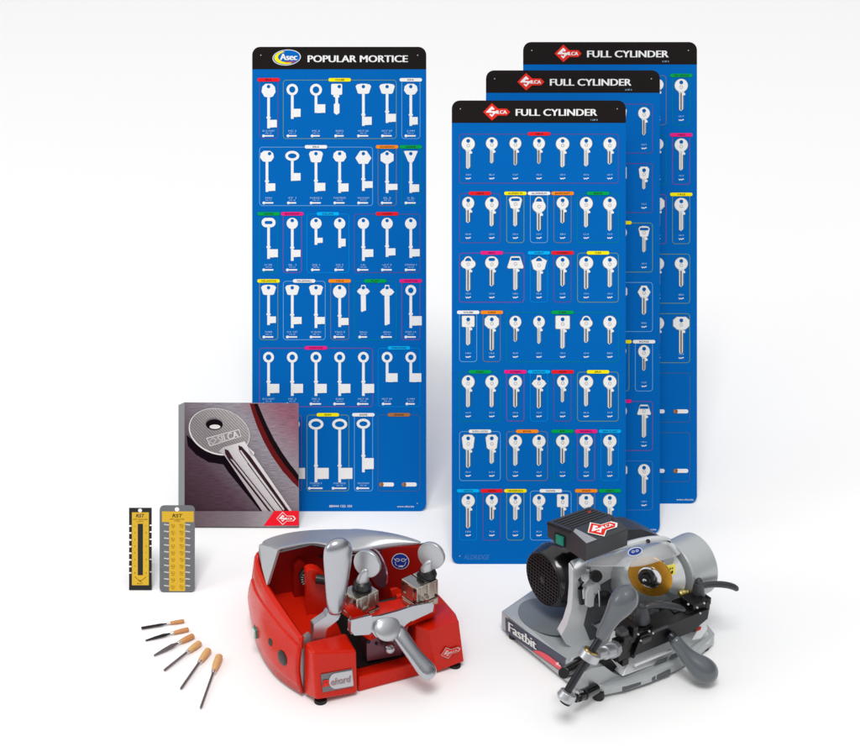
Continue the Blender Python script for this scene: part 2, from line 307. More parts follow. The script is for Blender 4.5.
def board(name, label, x0, x1, yt, yb, title, tx, logo):
    sh = Sheet(name, label, 'key board', x0, x1, yt, yb, 'blue key boards standing behind the machines')
    sh.body('panel', rrect(x0, yt, x1, yb, 8), .004, [M['blue']], bevel=.0006)
    r = 8; top = rrect(x0, yt, x1, yt + 40, r); top = [p for p in top if p[1] < yt + 20]
    hb = yt + 22.4
    Print(sh.p).poly([(x1, hb)] + [(x0, hb)] + [p for p in top if p[0] < sh.cx] + [p for p in top if p[0] >= sh.cx], 1).build('header_band', M['black_band'], sh.e)
    t = Print(sh.p); t.text(title, tx[0], yt + 15.3, 7.1, w=tx[1] - tx[0], align='l', bold=.042, L=2); t.build('title', M['ink_white'], sh.e)
    t = Print(sh.p)
    if logo == 'oval':
        c = (286.7, 57.7); t.poly(ell(*c, 14.2, 7.9, rot=-.08), 2, 0); t.poly(ell(*c, 13.4, 7.2, rot=-.08), 3, 1)
        a = ell(*c, 12.4, 6.7, n=40, rot=-.06); h = ell(c[0] + 1.9, c[1] - .6, 10.6, 5.4, n=40, rot=-.06); 
        idx = [i for i in range(40) if 8 <= i <= 28]
        for i in idx[:-1]: t.poly([a[i], a[i + 1], h[i + 1], h[i]], 4, 2)
        t.text('Asec', c[0] + 2.0, c[1] + 2.6, 6.6, w=17.5, bold=.05, L=5, m=0); t.text('SECURITY', c[0] + 4, c[1] + 5.2, 1.5, w=11, bold=.02, L=5, m=3)
        t.build('oval_logo', [M['ink_white'], mat('ink_logo_blue', (0, 100, 186), .5), M['yellow'], M['red']], sh.e)
    else:
        keylogo(t, x0 + 31.3, yt + 11.6, 27, (2, 3, 4), outline=False); t.build('diamond_logo', [M['logo_red'], M['ink_white']], sh.e)
    for x, y in ((x0 + 8.6, yt + 8.4), (x1 - 8.6, yt + 8.4), (x1 - 9 if logo == 'oval' or name == 'back' else x0 + 8, yb - 8)): Print(sh.p).poly(ell(x, y, .6, .6, 8), 2).build('fixing_hole', M['ink_grey'], sh.e)
    sh.strut(M['edge'], .55, .3, 10); return sh
def pill(sh, x, y, col, txt):
    o = Print(sh.p).poly(rrect(x - 11.2, y - 1.75, x + 11.2, y + 1.75, 1.6, 5), 3).build('section_label', M[col], sh.e)
    return Print(sh.p).text(txt, x, y + .85, 1.75, w=min(15, len(txt) * 1.6 + 1.5), bold=.01, L=4).build('lettering', M['ink_black'], o)
def fr(sh, xa, xb, y0, y1, col): Print(sh.p).frame(xa, y0, xb, y1, 3.2, .55, 1).build('section_frame', M['frame_' + col], sh.e)

A = board('mortice_key_board', 'blue board headed POPULAR MORTICE with white key silhouettes, behind the square catalogue', 252.2, 426.3, 47, 511.3, 'POPULAR MORTICE', (308, 408.3), 'oval')
X = [268.6 + 23.7 * i for i in range(7)]
rows = [(80, 59, [('O', 14, 13.5, 44.5, 7, 7.5, 1), ('R', 11.5, 11.5, 35, 7, 8, 2), ('R', 12, 12, 29, 8, 8.5, 0), ('S', 11, 11, 31, 0, 0, 0), ('T', 15.5, 10, 42, 7, 8, 1), ('T', 15.5, 10, 39, 7.5, 8, 1), ('O', 13.6, 11, 42, 5.6, 7.5, 1.3)],
         [(0, 0, 'red', 0, 'ERA'), (1, 5, 'yellow', 3, 'CHUBB'), (6, 6, 'white', 6, 'ERA')]),
        (147, 59, [('O', 13.9, 11, 41, 7, 7.5, 1), ('E', 14, 10, 30, 7, 7.5, .3), ('T', 14, 11.5, 41, 8, 8, 1), ('O', 13.2, 11, 42, 7.5, 8, 1.4), ('H', 16, 13, 40, 8, 6.6, 3), ('X', 13, 13, 42, 9, 6, 3), ('V', 14, 12, 42, 7, 7.5, 1)],
         [(0, 4, 'white', 2, 'ERA'), (5, 5, 'orange', 5, 'GUARDIAN'), (6, 6, 'green', 6, 'LEGGE')]),
        (213.9, 59, [('F', 14, 9.5, 41, 8, 8, 1.6), ('C', 11.3, 11.3, 43, 7, 7, 4), ('C', 11.3, 11.3, 27, 5.4, 5, 2), ('C', 11.3, 11.3, 30, 4.6, 7.6, 1.5), ('C', 11.3, 11.3, 43, 8.6, 7.5, 4), ('C', 11.3, 11.3, 39, 7, 7, 1.5), ('C', 11.5, 11.5, 40, 7.6, 7.2, 1.5)],
         [(0, 0, 'green', 0, 'LEGGE'), (1, 1, 'magenta', 1, 'SECUREFAST'), (2, 3, 'cyan', 2.5, 'SQUIRE'), (4, 6, 'red', 5, 'UNION')]),
        (281, 59, [('T', 15, 10, 40, 6, 6.5, 2), ('T', 14, 10, 43, 8, 7, 4), ('T', 14, 10, 43, 7.5, 7, 4), ('C', 13.3, 13.3, 42, 7.5, 7, 2), ('K', 13, 10, 27, 0, 0, 0), ('K', 14.5, 11, 40.5, 0, 0, 0), ('R', 10.8, 10.8, 43, 9.6, 9.2, 2.6)],
         [(0, 0, 'yellow', 0, 'WELLINGTON'), (1, 2, 'white', 1.5, 'WILLENHALL'), (3, 3, 'orange', 3, 'YALE'), (4, 5, 'green', 4.5, 'FLAT'), (6, 6, 'magenta', 6, 'MORTICE')]),
        (347.9, 59, [('R', 10.8, 10.8, 44, 9.4, 9, 3)] * 5 + [('R', 10.8, 10.8, 30, 9.2, 8.6, 0)] * 2, [(0, 4, 'magenta', 2, 'MORTICE'), (5, 6, 'cyan', 5.5, 'PARADISE')]),
        (414.7, 76.5, [('E', 15, 11, 63.5, 11.4, 11, 3.4)] * 4 + [('E', 13.6, 10, 53.5, 9, 11, 3.2)], [(0, 1, 'magenta', .5, 'RIM'), (2, 3, 'yellow', 2.5, 'RIM'), (4, 4, 'white', 4, 'SAFE'), (5, 6, 'brown', 5.5, 'SPARE')])]
INKM = [M['ink_white'], M['ink_soft'], M['cyan']]
CAPS = ['BS 3L MORT', 'MC 3', 'MC 5', 'EURO', 'MCT 2R', 'MCT HF', '6 MM', 'M41', 'ST 1', 'FORGE 5', 'FORTRESS', 'VISCOUNT', 'GL 2', 'G 3L', 'H 5R', 'SL 1', 'SQ 1', 'SQ 2', 'UL', 'ULT 5', 'STRONG 7', 'TORR', 'CV 127', 'W QUAD', 'YALE 5', '50mm', '60mm', 'FGM 14']
for ri, (y, hh, ks, frs) in enumerate(rows):
    for a, b, c, pc, t in frs:
        fr(A, X[a] - 9.3, X[b] + 9.5, y, y + hh, c); pill(A, X[0] + 23.7 * pc, y, c, t)
    for i, k in enumerate(ks):
        mortice_key(A, X[i] - (1.6 if ri == 1 and i == 0 else 0) + (0 if i != 3 or ri else -3), y + 4, k)
        yy = y + hh - 9; cx = X[i]; t = CAPS[(ri * 7 + i) % len(CAPS)]; ink = Print(A.p)
        ink.text(t, cx, yy + 1.8, 1.7, w=min(12, 1.4 * len(t) + 2), L=1, m=1); ink.text('MS ' + str(10 + ri * 7 + i), cx, yy + 3.9, 1.2, w=6, L=1, m=1)
        w_ = k[3] * .08 + 1.5; ink.poly(ell(cx - w_, yy + 6, 1.4, 1.4, 12), 1); ink.poly([(cx - w_, yy + 5.3), (cx + w_, yy + 5.3), (cx + w_, yy + 6.7), (cx - w_, yy + 6.7)], 2); ink.build('key_caption', INKM, A.e)
Print(A.p).text('08444 125 101', 340.6, 507.2, 2.4, w=22.5, bold=.015, L=1).build('telephone_number', INKM, A.e); Print(A.p).text('www.silca.biz', 405.6, 507.2, 1.8, w=17, bold=.01, L=1).build('web_address', INKM, A.e)
def capsule(sh, cx, y):
    Print(sh.p).poly(rrect(cx - 5.4, y - 2, cx + 9.4, y + 2, 1.8), 2, 0).poly(rrect(cx - 5.4, y - 2, cx - 1, y + 2, 1.8), 3, 1).poly([(cx - 3, y - 2), (cx - 2, y - 2), (cx - 2, y + 2), (cx - 3, y + 2)], 4, 2).build('hook_symbol', [M['ink_white'], M['brown'], M['ink_dark']], sh.e)
for i in (5, 6): capsule(A, X[i] - 3.5 + (1.0 if i == 5 else 0), 484.4)

C, SQ = ('C', 12.4, 12.4), ('S', 12.6, 12)
def cyl_board(name, label, x0, x1, yt, yb, no, keys, frs, caps=()):
    sh = board(name, label, x0, x1, yt, yb, 'FULL CYLINDER', (x0 + 64.2, x0 + 145.8), 'diamond')
    Print(sh.p).text(no, x0 + 145.6, yt + 20.2, 1.6, w=6.6, align='r', bold=.01, L=2, m=1).build('board_number', INKM, sh.e)
    for r in range(7):
        y = yt + 33.4 + 59.45 * r
        for a, b, c, pc, t in frs[r]:
            fr(sh, x0 + 7.4 + 23.6 * a, x0 + 25.2 + 23.6 * b, y, y + 49.6, c)
            if pc is not None: pill(sh, x0 + 16.4 + 23.6 * pc, y, c, t)
        for i, k in enumerate(keys[r]):
            cx = x0 + 16.4 + 23.6 * i
            if k: 
                cylinder_key(sh, cx, y + 3.6, k, i * 3 + r); yy = y + 41; ink = Print(sh.p); t = 'ABCHUSLY'[(r + i) % 8] + 'BLUDRS'[(r * 2 + i) % 6] + str(1 + (r * 7 + i * 3) % 19)
                ink.text(t, cx, yy + .5, 1.5, w=5.2, L=1, m=1)
                q = [(cx - 2.6, yy + 2.6), (cx - 1.4, yy + 3.6), (cx - .5, yy + 2.8), (cx + .5, yy + 3.6), (cx + 1.4, yy + 2.7), (cx + 2.6, yy + 2.7)]
                ink.poly(q + [(a, b + 1.) for a, b in reversed(q)], 1, 0); ink.build('key_caption', INKM, sh.e)
    for r, i in caps: capsule(sh, x0 + 14 + 23.6 * i, yt + 33.4 + 59.45 * r + 38.5)
    if yb > 550: Print(sh.p).text('ALDRIDGE', x0 + 24.5, yb - 4.6, 5.0, w=25, L=1, m=2, shear=.15).build('maker_name', [M['ink_white'], M['ink_soft'], M['frame_grey']], sh.e)
    else: Print(sh.p).text('www.silca.biz', x1 - 12, yb - 3.3, 1.8, w=17, bold=.01, align='c', L=1).build('web_address', INKM, sh.e)
    return sh
c1, c2, c3 = ('C', 11.4, 11.4, 26), ('C', 12.6, 12.6, 29), ('C', 13.4, 13.4, 30.5)
k1 = [[('C', 13, 13, 31.5), ('C', 11.6, 12, 26), ('C', 11.6, 12, 28), ('C', 11.6, 12, 26.5), ('C', 13.2, 13, 30), ('C', 11.8, 12, 29), ('C', 12.6, 13, 27)],
      [('C', 11.8, 12.4, 26), ('C', 13, 13.4, 29.5), ('T', 13, 11.6, 29.5), ('W', 13, 15.6, 34), ('C', 11.8, 12, 26.5), ('C', 12.8, 13, 30.5), ('C', 13, 13.4, 34)],
      [('W', 14.4, 12.6, 35), ('F', 13, 12.6, 30), ('A', 16, 12, 34), ('P', 15.4, 14, 35.5), ('C', 13, 12.6, 30), ('C', 13.6, 13, 33), ('C', 14, 12.6, 31)],
      [('S', 12.4, 11, 29.5), ('G', 14, 12.4, 35), ('C', 11.6, 12, 26), ('C', 11.4, 12, 28), ('S', 14, 13, 33), ('W', 12.4, 12, 27), ('C', 12.8, 13, 28.5)],
      [('C', 12.6, 13, 32), ('C', 12.6, 13, 32), ('C', 12.8, 13, 32), ('K', 14.4, 12.6, 33), ('C', 11, 12.4, 27), ('C', 13.6, 13, 31), ('C', 13, 13, 33)],
      [('L', 12.6, 14.4, 33), ('L', 12.2, 14.4, 29), ('C', 12.8, 12.6, 31), ('C', 12.8, 12.6, 31), ('C', 12.8, 12.6, 29), ('C', 12.8, 12.6, 33), ('C', 13, 12.6, 31)],
      [('C', 13, 13, 34), ('C', 11.8, 12, 26), ('C', 11.8, 12, 26), ('C', 12.4, 12, 27), ('S', 11, 12.6, 30), ('G', 14, 13, 28), ('C', 13, 13, 31)]]
f1 = [[(0, 6, 'red', 3, 'ABUS')], [(0, 1, 'red', .5, 'ABUS'), (2, 2, 'yellow', 2, 'AUDERS FK'), (3, 3, 'white', 3, 'ALUMINIUM'), (4, 4, 'orange', 4, 'BANDCRAFT'), (5, 6, 'green', 5.5, 'BASI')],
      [(0, 2, 'magenta', 1, 'BKS'), (3, 3, 'cyan', 3, 'AGENT'), (4, 4, 'red', 4, 'CORBIN'), (5, 6, 'yellow', 5.5, 'CES')],
      [(0, 0, 'white', 0, 'CHUBB'), (1, 1, 'orange', 1, 'CISA'), (2, 6, 'green', 4, 'CISA')],
      [(0, 1, 'green', .5, 'CISA'), (2, 2, 'magenta', 2, 'CORBIN'), (3, 3, 'cyan', 3, 'DIAMOND'), (4, 4, 'red', 4, 'DOM'), (5, 6, 'yellow', 5.5, 'ERA')],
      [(0, 1, 'white', .5, 'EURO LOCKS'), (2, 3, 'orange', 2.5, 'EVVA'), (4, 4, 'green', 4, 'FF'), (5, 5, 'magenta', 5, 'FEDERAL'), (6, 6, 'cyan', 6, 'GERA GUARD')],
      [(0, 0, 'cyan', 0, 'GERDA'), (1, 1, 'red', 1, 'GEGE'), (2, 2, 'yellow', 2, 'HENDERSON'), (3, 4, 'white', 3.5, 'HUWIL'), (5, 5, 'orange', 5, 'IFAM'), (6, 6, 'green', 6, 'ISEO')]]
random.seed(8)
def mix(last, n=7):
    out = []
    for r in range(7):
        row = [random.choice([c1, c2, c3, c2, ('S', 12, 12, 29), ('L', 12.4, 14, 31), ('G', 13.4, 12, 30)]) for _ in range(6)] + [last[r]]; out.append(row)
    return out
k2 = mix([('C', 11.4, 12, 28), ('L', 10.4, 12, 22.5), ('T', 11, 10.4, 26), ('H', 12.6, 11.4, 29), ('C', 11.4, 12.4, 25.5), ('A', 13.4, 10, 33), ('C', 11.8, 12, 30)])
k3 = mix([('C', 13, 13, 32), ('C', 13, 13, 32), ('C', 13.4, 13.4, 33), ('C', 12.8, 12.4, 29.5), ('G', 16, 12.6, 37), None, None])
for r in (5, 6): k3[r] = [None] * 7
f2 = [[(0, 6, 'red', 3, 'ILCO')], [(0, 6, 'red', 2, 'KALE')], [(0, 1, 'red', .5, 'KABA'), (2, 3, 'green', 2.5, 'KESO'), (4, 6, 'yellow', 5, 'LINCE')],
      [(0, 3, 'cyan', 1.5, 'LOB'), (4, 6, 'white', None, '')], [(0, 3, 'orange', 1, 'LSC'), (4, 5, 'yellow', 5, 'MCM'), (6, 6, 'white', 6, 'RONIS')],
      [(0, 3, 'green', 1, 'MUL'), (4, 6, 'magenta', 5, 'NEF')], [(0, 6, 'grey', 2, 'OJMAR')]]
f2[6] = [(0, 3, 'white', 2, 'OJMAR'), (4, 6, 'grey', None, '')]
f3 = [[(0, 2, 'red', 1, 'PFAFF'), (3, 5, 'orange', 4, 'RB'), (6, 6, 'green', 6, 'TRI CIRCLE')], [(0, 5, 'green', 3, 'TESA'), (6, 6, 'magenta', 6, 'VIRO')], [(0, 5, 'magenta', 3, 'UNION'), (6, 6, 'yellow', 6, 'YALE')],
      [(0, 6, 'yellow', 3, 'YALE')], [(0, 6, 'yellow', 3, 'YALE')], [(0, 6, 'brown', 3, 'SPARE')], [(0, 6, 'brown', 3, 'SPARE')]]
cyl_board('cylinder_key_board', 'front blue board of the three headed FULL CYLINDER, standing directly behind the grey machine', 451.8, 625.8, 100.6, 564, '1 OF 3', k1, f1)
cyl_board('cylinder_key_board', 'middle blue FULL CYLINDER board, half hidden by the front one and overlapping the rearmost one', 486, 659.9, 70.5, 533.5, '2 OF 3', k2, f2)
cyl_board('cylinder_key_board', 'rearmost and highest blue FULL CYLINDER board with empty spare slots at its foot', 523.2, 697, 42.2, 503.6, '3 OF 3', k3, f3, [(r, i) for r in (5, 6) for i in range(7)])
# ------------------------------------------------------------------ catalogue, gauges, files
def node_mat(name, rough=.5, metal=0.):
    m = bpy.data.materials.new(name); m.use_nodes = True; return m, m.node_tree, m.node_tree.nodes['Principled BSDF']
def picture_mat(name, stops, ang, lo, hi, rough=.35, grain=.25, gsc=(30, 30, 700), knurl=0.):
    """printed photograph: a colour ramp across the sheet plus brushed grain (object x / z)"""
    m, nt, b = node_mat(name); b.inputs['Roughness'].default_value = rough; b.inputs['Specular IOR Level'].default_value = .2
    tc = nt.nodes.new('ShaderNodeTexCoord'); d = nt.nodes.new('ShaderNodeVectorMath'); d.operation = 'DOT_PRODUCT'
    d.inputs[1].default_value = (math.cos(ang), 0, math.sin(ang)); nt.links.new(tc.outputs['Object'], d.inputs[0])
    mr = nt.nodes.new('ShaderNodeMapRange'); mr.inputs[1].default_value = lo; mr.inputs[2].default_value = hi; nt.links.new(d.outputs['Value'], mr.inputs[0])
    rp = nt.nodes.new('ShaderNodeValToRGB'); nt.links.new(mr.outputs[0], rp.inputs[0]); el = rp.color_ramp.elements
    while len(el) > 1: el.remove(el[-1])
    for i, (p, c) in enumerate(stops):
        q = el[0] if i == 0 else el.new(p); q.position = p; q.color = [lin(x) for x in c] + [1]
    mp = nt.nodes.new('ShaderNodeMapping'); mp.inputs['Scale'].default_value = gsc; nt.links.new(tc.outputs['Object'], mp.inputs[0])
    n = nt.nodes.new('ShaderNodeTexNoise'); n.inputs['Scale'].default_value = 1; n.inputs['Detail'].default_value = 4; nt.links.new(mp.outputs[0], n.inputs['Vector'])
    mm = nt.nodes.new('ShaderNodeMapRange'); mm.inputs[1].default_value = .3; mm.inputs[2].default_value = .7; mm.inputs[3].default_value = 1 - grain; mm.inputs[4].default_value = 1 + grain
    nt.links.new(n.outputs[0], mm.inputs[0]); src = mm.outputs[0]
    if knurl:
        w1 = nt.nodes.new('ShaderNodeTexWave'); w1.inputs['Scale'].default_value = 115; w1.bands_direction = 'DIAGONAL'; nt.links.new(tc.outputs['Object'], w1.inputs[0])
        m2 = nt.nodes.new('ShaderNodeMapRange'); m2.inputs[3].default_value = 1 - knurl; m2.inputs[4].default_value = 1 + knurl * .6; nt.links.new(w1.outputs[1], m2.inputs[0])
        ml = nt.nodes.new('ShaderNodeMath'); ml.operation = 'MULTIPLY'; nt.links.new(src, ml.inputs[0]); nt.links.new(m2.outputs[0], ml.inputs[1]); src = ml.outputs[0]
    vm = nt.nodes.new('ShaderNodeVectorMath'); vm.operation = 'SCALE'; nt.links.new(rp.outputs[0], vm.inputs[0]); nt.links.new(src, vm.inputs['Scale'])
    nt.links.new(vm.outputs[0], b.inputs['Base Color']); return m
K = Sheet('catalogue', 'square catalogue with a large silver key pictured on its dark cover, behind the gauges', 'catalogue', 184.3, 299.2, 402.2, 527.6)
cov = [(184.3, 402.2), (298.6, 403), (299.2, 527.2), (184.3, 526.6)]
th = .014; th_u = th / K.u
A3 = [Vector(K.p(x, y)) for x, y in cov]
B3 = [Vector(K.p(x, y)) + Vector((0, th, 0)) for x, y in [(177.2, 405), (297, 404), (297, 526), (177.2, 525)]]
MB().solid(A3, B3).build('book_block', mat('book_edge_grey', (128, 130, 132), .6, var=.08, stretch=(400, 900, 3), vscale=1), K.e, bevel=.0005)
bgm = picture_mat('cover_picture', [(0, (52, 30, 40)), (.3, (78, 56, 68)), (.5, (112, 102, 110)), (.75, (146, 140, 148)), (1, (140, 92, 108))], .75, -.05, .20, grain=.34, gsc=(60, 1, 900))
Print(K.p).poly([(184.6, 402.6), (298.3, 403.3), (298.9, 526.9), (184.6, 526.3)], 1).build('cover', bgm, K.e)
def zc(p, ox=176, oy=396, k=5.531): return (ox + p[0] / k, oy + p[1] / k)
# dark red bend across the picture
def strip(ptsa, ptsb, L, m, pr):
    for i in range(len(ptsa) - 1): pr.poly([zc(ptsa[i]), zc(ptsa[i + 1]), zc(ptsb[i + 1]), zc(ptsb[i])], L, m)
pr = Print(K.p)
la = [(408, 42), (425, 100), (450, 170), (485, 250), (530, 330), (590, 415), (640, 470), (678, 508)]
lb = [(430, 42), (450, 100), (478, 165), (515, 245), (560, 322), (610, 392), (650, 440), (678, 476)]
lc = [(452, 42), (478, 105), (505, 165), (540, 235), (585, 310), (630, 375), (660, 412), (678, 438)]
strip(la, lb, 2, 0, pr); strip(lb, lc, 2, 1, pr)
pr.build('cover_artwork', [mat('print_dark_red', (98, 22, 24), .35, var=.3, vscale=300), mat('print_near_black', (24, 12, 16), .35)], K.e)
# printed key with its printed shadow shape
pr = Print(K.p)
sh_o = [(58, 215), (66, 275), (112, 325), (180, 365), (262, 378), (290, 420), (470, 640), (500, 690), (520, 660), (420, 480), (280, 330), (100, 250)]
pr.poly([zc(p) for p in sh_o], 3, 3)
c0 = zc((240, 198)); out = ell(*c0, 31.2, 22.8, 48, rot=.30); hl = zc((212, 155))
A2, B2 = holed(out, ell(*hl, 8.9, 6.2, 32, rot=.1), *hl, N=48); pr.ring(A2, B2, 4, 4)
out = ell(c0[0] + .2, c0[1] - .5, 30.3, 21.8, 48, rot=.30); A2, B2 = holed(out, ell(hl[0], hl[1], 9, 6.3, 32, rot=.1), *hl, N=48); pr.ring(A2, B2, 5, 0)
pr.poly(ell(*zc((212, 158)), 8.4, 5.4, 24), 4.5, 3); pr.poly(ell(*zc((216, 170)), 5.5, 2.2, 20), 5, 4)
bl = [(238, 300), (262, 283), (380, 252), (400, 275), (432, 305), (430, 330), (412, 334), (640, 640), (640, 680), (620, 720), (520, 720), (490, 690)]
pr.poly([zc(p) for p in [(238, 305), (262, 283), (380, 250), (398, 280), (640, 632), (600, 712), (530, 712), (270, 330)]], 6, 1)
pr.poly([zc(p) for p in [(398, 280), (434, 312), (430, 332), (415, 330)]], 6, 1)
pr.poly([zc(p) for p in [(345, 272), (365, 280), (410, 330), (640, 655), (625, 690), (580, 620), (400, 375), (350, 305)]], 7, 2)
pr.poly([zc(p) for p in [(270, 292), (290, 300), (330, 365), (548, 650), (540, 670), (500, 620), (290, 350), (272, 318)]], 7, 2)
pr.poly([zc(p) for p in [(300, 345), (318, 355), (560, 655), (546, 662)]], 8, 1)
pr.poly([zc(p) for p in [(352, 300), (362, 300), (600, 625), (590, 640)]], 8, 1)
pr.poly([zc(p) for p in [(318, 352), (322, 350), (560, 650), (557, 655)]], 9, 3)
pr.poly([zc(p) for p in [(395, 372), (399, 371), (600, 640), (597, 645)]], 9, 3)
# raised name plate on the bow
R_ = [(168, 232), (350, 183), (362, 225), (188, 278)]
pr.poly([zc(p) for p in R_], 6, 4); cR = [(172, 235), (347, 188), (358, 222), (191, 273)]; pr.poly([zc(p) for p in cR], 6.6, 5)
a0 = zc((184, 276)); ang = math.atan2(-50, 172)
pr.text('SILCA', *zc((238, 259)), 7.0, w=21.5, align='l', bold=.03, L=8, m=1, rot=ang)
pr.ring([zc(p) for p in ((180, 252), (205, 228), (228, 240), (208, 268))], [zc(p) for p in ((188, 251), (205, 236), (220, 242), (207, 260))], 8, 1)
pr.build('key_image', [picture_mat('print_key_bow', [(0, (136, 130, 132)), (.5, (176, 170, 170)), (1, (208, 204, 202))], .9, .10, .24, grain=.12, gsc=(300, 1, 300), knurl=.4),
    picture_mat('print_key_blade', [(0, (226, 222, 222)), (.3, (172, 164, 168)), (.65, (226, 222, 222)), (1, (240, 238, 236))], .7, .0, .17, grain=.08), mat('print_groove', (52, 30, 36), .35, var=.3), mat('print_black', (18, 8, 16), .35), mat('print_light_rim', (222, 218, 216), .35), mat('print_plate_grey', (140, 134, 135), .35)], K.e)
Print(K.p).poly([(184.6, 510.8), (298.8, 511.2), (298.9, 526.9), (184.6, 526.3)], 12).build('cover_band', picture_mat('print_band', [(0, (96, 76, 84)), (.5, (122, 112, 118)), (.72, (150, 144, 148)), (1, (120, 110, 116))], 0, -.1, .1, grain=.14, gsc=(60, 1, 900)), K.e)
pr = Print(K.p).poly([zc(p) for p in ((485, 717), (545, 634), (680, 634), (680, 714))], 13, 0); keylogo(pr, *zc((560, 676)), 17.5, (14, 15, 16), mred=0, mwhite=1); pr.build('corner_logo', [mat('print_red', (232, 30, 46), .35), M['ink_white']], K.e)
K.strut(M['edge'], .6, .3, 10)
# gauges
M['gauge_yellow'] = mat('gauge_yellow', (214, 172, 30), .5, var=.06); M['gauge_black'] = mat('gauge_black', (34, 34, 36), .45, metal=.3, bump=.1)
M['steel'] = mat('brushed_steel', (160, 162, 166), .28, metal=.9, var=.22, vscale=1, stretch=(8, 8, 1500), bump=.05)
def zg(x, y): return (120 + x / 6.02, 500 + y / 7.52 * 1.0) if 0 else (120 + x / 7.525, 500 + y / 7.52)
Gb = Sheet('key_gauge', 'narrow black key gauge with notched edges and yellow label, left of the rounded steel gauge', 'key gauge', 128.6, 152, 507.2, 590.6)
L_ = [(68, 57)]
yr = [y for y in (192, 240, 290, 340, 392, 440, 492, 540)]
out = [zg(68, 58), zg(238, 58)]
for y in (190, 240, 295, 345, 446, 540): out += [zg(238, y - 5), zg(222, y - 5), zg(222, y + 5), zg(238, y + 5)]
out += [zg(238, 676), zg(68, 676)]
for y in (548, 500, 450, 400, 350, 300, 248, 195): out += [zg(68, y + 6), zg(86, y + 6), zg(86, y - 6), zg(68, y - 6)]
Gb.body('gauge_plate', out, .0016, M['gauge_black'], bevel=.0002)
pr = Print(Gb.p); o = [zg(90, 92), zg(217, 92), zg(217, 640), zg(90, 640)]; h = [zg(134, 178), zg(173, 178), zg(173, 565), zg(134, 565)]
pr.ring(o, h, 1, 0); lab = pr.build('label_plate', M['gauge_yellow'], Gb.e)
Print(Gb.p).poly(ell(*zg(151, 78), 2, 1.9, 20), 1).build('hanging_hole', M['ink_white'], Gb.e)
t = Print(Gb.p); t.text('RST', *zg(150, 130), 3.6, w=8, bold=.02, L=2, m=0, shear=.2); t.text('KEY-GAUGE', *zg(153, 150), 1.5, w=14, L=2, m=1); t.text('LIGHT', *zg(153, 165), 1.2, w=7, L=2, m=1)
for i in range(8): t.text(str(i + 1), *zg(112, 202 + 50 * i), 1.5, bold=.01, L=2, m=1); t.text(str(9 + i) if i % 2 else '7', *zg(197, 202 + 50 * i), 1.5, L=2, m=1)
for a, b in (((110, 575), (150, 610)), ((200, 575), (155, 610)), ((140, 612), (160, 600)), ((140, 600), (162, 618))):
    a, b = Vector(zg(*a)), Vector(zg(*b)); n = Vector((b.y - a.y, a.x - b.x)).normalized() * .22; t.poly([a + n, a - n, b - n, b + n], 2, 1)
t.text('RST', *zg(152, 632), 1.3, w=6, L=2, m=1)
t.build('printing', [mat('gauge_ink_blue', (20, 30, 74), .5), mat('gauge_ink_brown', (120, 76, 20), .5)], Gb.e)
Gb.strut(M['gauge_black'], .55, .3, 3)
Gs = Sheet('key_gauge', 'wider rounded steel key gauge with a T-shaped yellow label, right of the black gauge', 'key gauge', 159.3, 195, 505, 592.4)
Gs.body('gauge_plate', rrect(159.6, 505.2, 194.8, 592.4, 4.6), .0018, M['steel'], bevel=.0002)
T_ = [zg(316, 85), zg(555, 85), zg(555, 165), zg(490, 165), zg(490, 684), zg(370, 684), zg(370, 165), zg(316, 165)]
Print(Gs.p).poly(T_[0:3] + [T_[7]], 1).poly([T_[3], T_[4], T_[5], T_[6]], 1).build('label_plate', M['gauge_yellow'], Gs.e)
Print(Gs.p).poly(ell(*zg(429, 70), 2.3, 2.2, 20), 1).build('hanging_hole', M['ink_white'], Gs.e)
t = Print(Gs.p); t.text('RST', *zg(430, 130), 3.6, w=9.6, bold=.02, L=2, m=0, shear=.2); t.text('KEY-GAUGE', *zg(430, 148), 1.3, w=14, L=2, m=1); t.text('STEEL', *zg(430, 161), 1.1, w=6, L=2, m=1)
for i in range(10):
    for x, tx in ((398, 'UL %d'), (464, 'ER %d')):
        t.text(tx % (i + 2), *zg(x, 188 + 51 * i), 1.1, w=3.6, L=2, m=1); t.text('YA%d' % i, *zg(x, 199 + 51 * i), 1.0, w=4.2, L=2, m=1); t.text('A%d' % (9 - i), *zg(x, 210 + 51 * i), .9, w=2.6, L=2, m=1)
    for x in (350, 510):
        q = [(-18, 0), (-10, -6), (-4, 2), (3, -4), (9, 3), (18, -2)]; q = [zg(x + a, 183 + 51 * i + b) for a, b in q]
        t.poly(q + [(a, b + .75) for a, b in reversed(q)], 2, 2)
t.build('printing', [M['ink_black'], mat('gauge_ink_olive', (92, 70, 24), .5), M['ink_white']], Gs.e)
Gs.strut(M['steel'], .55, .3, 4)
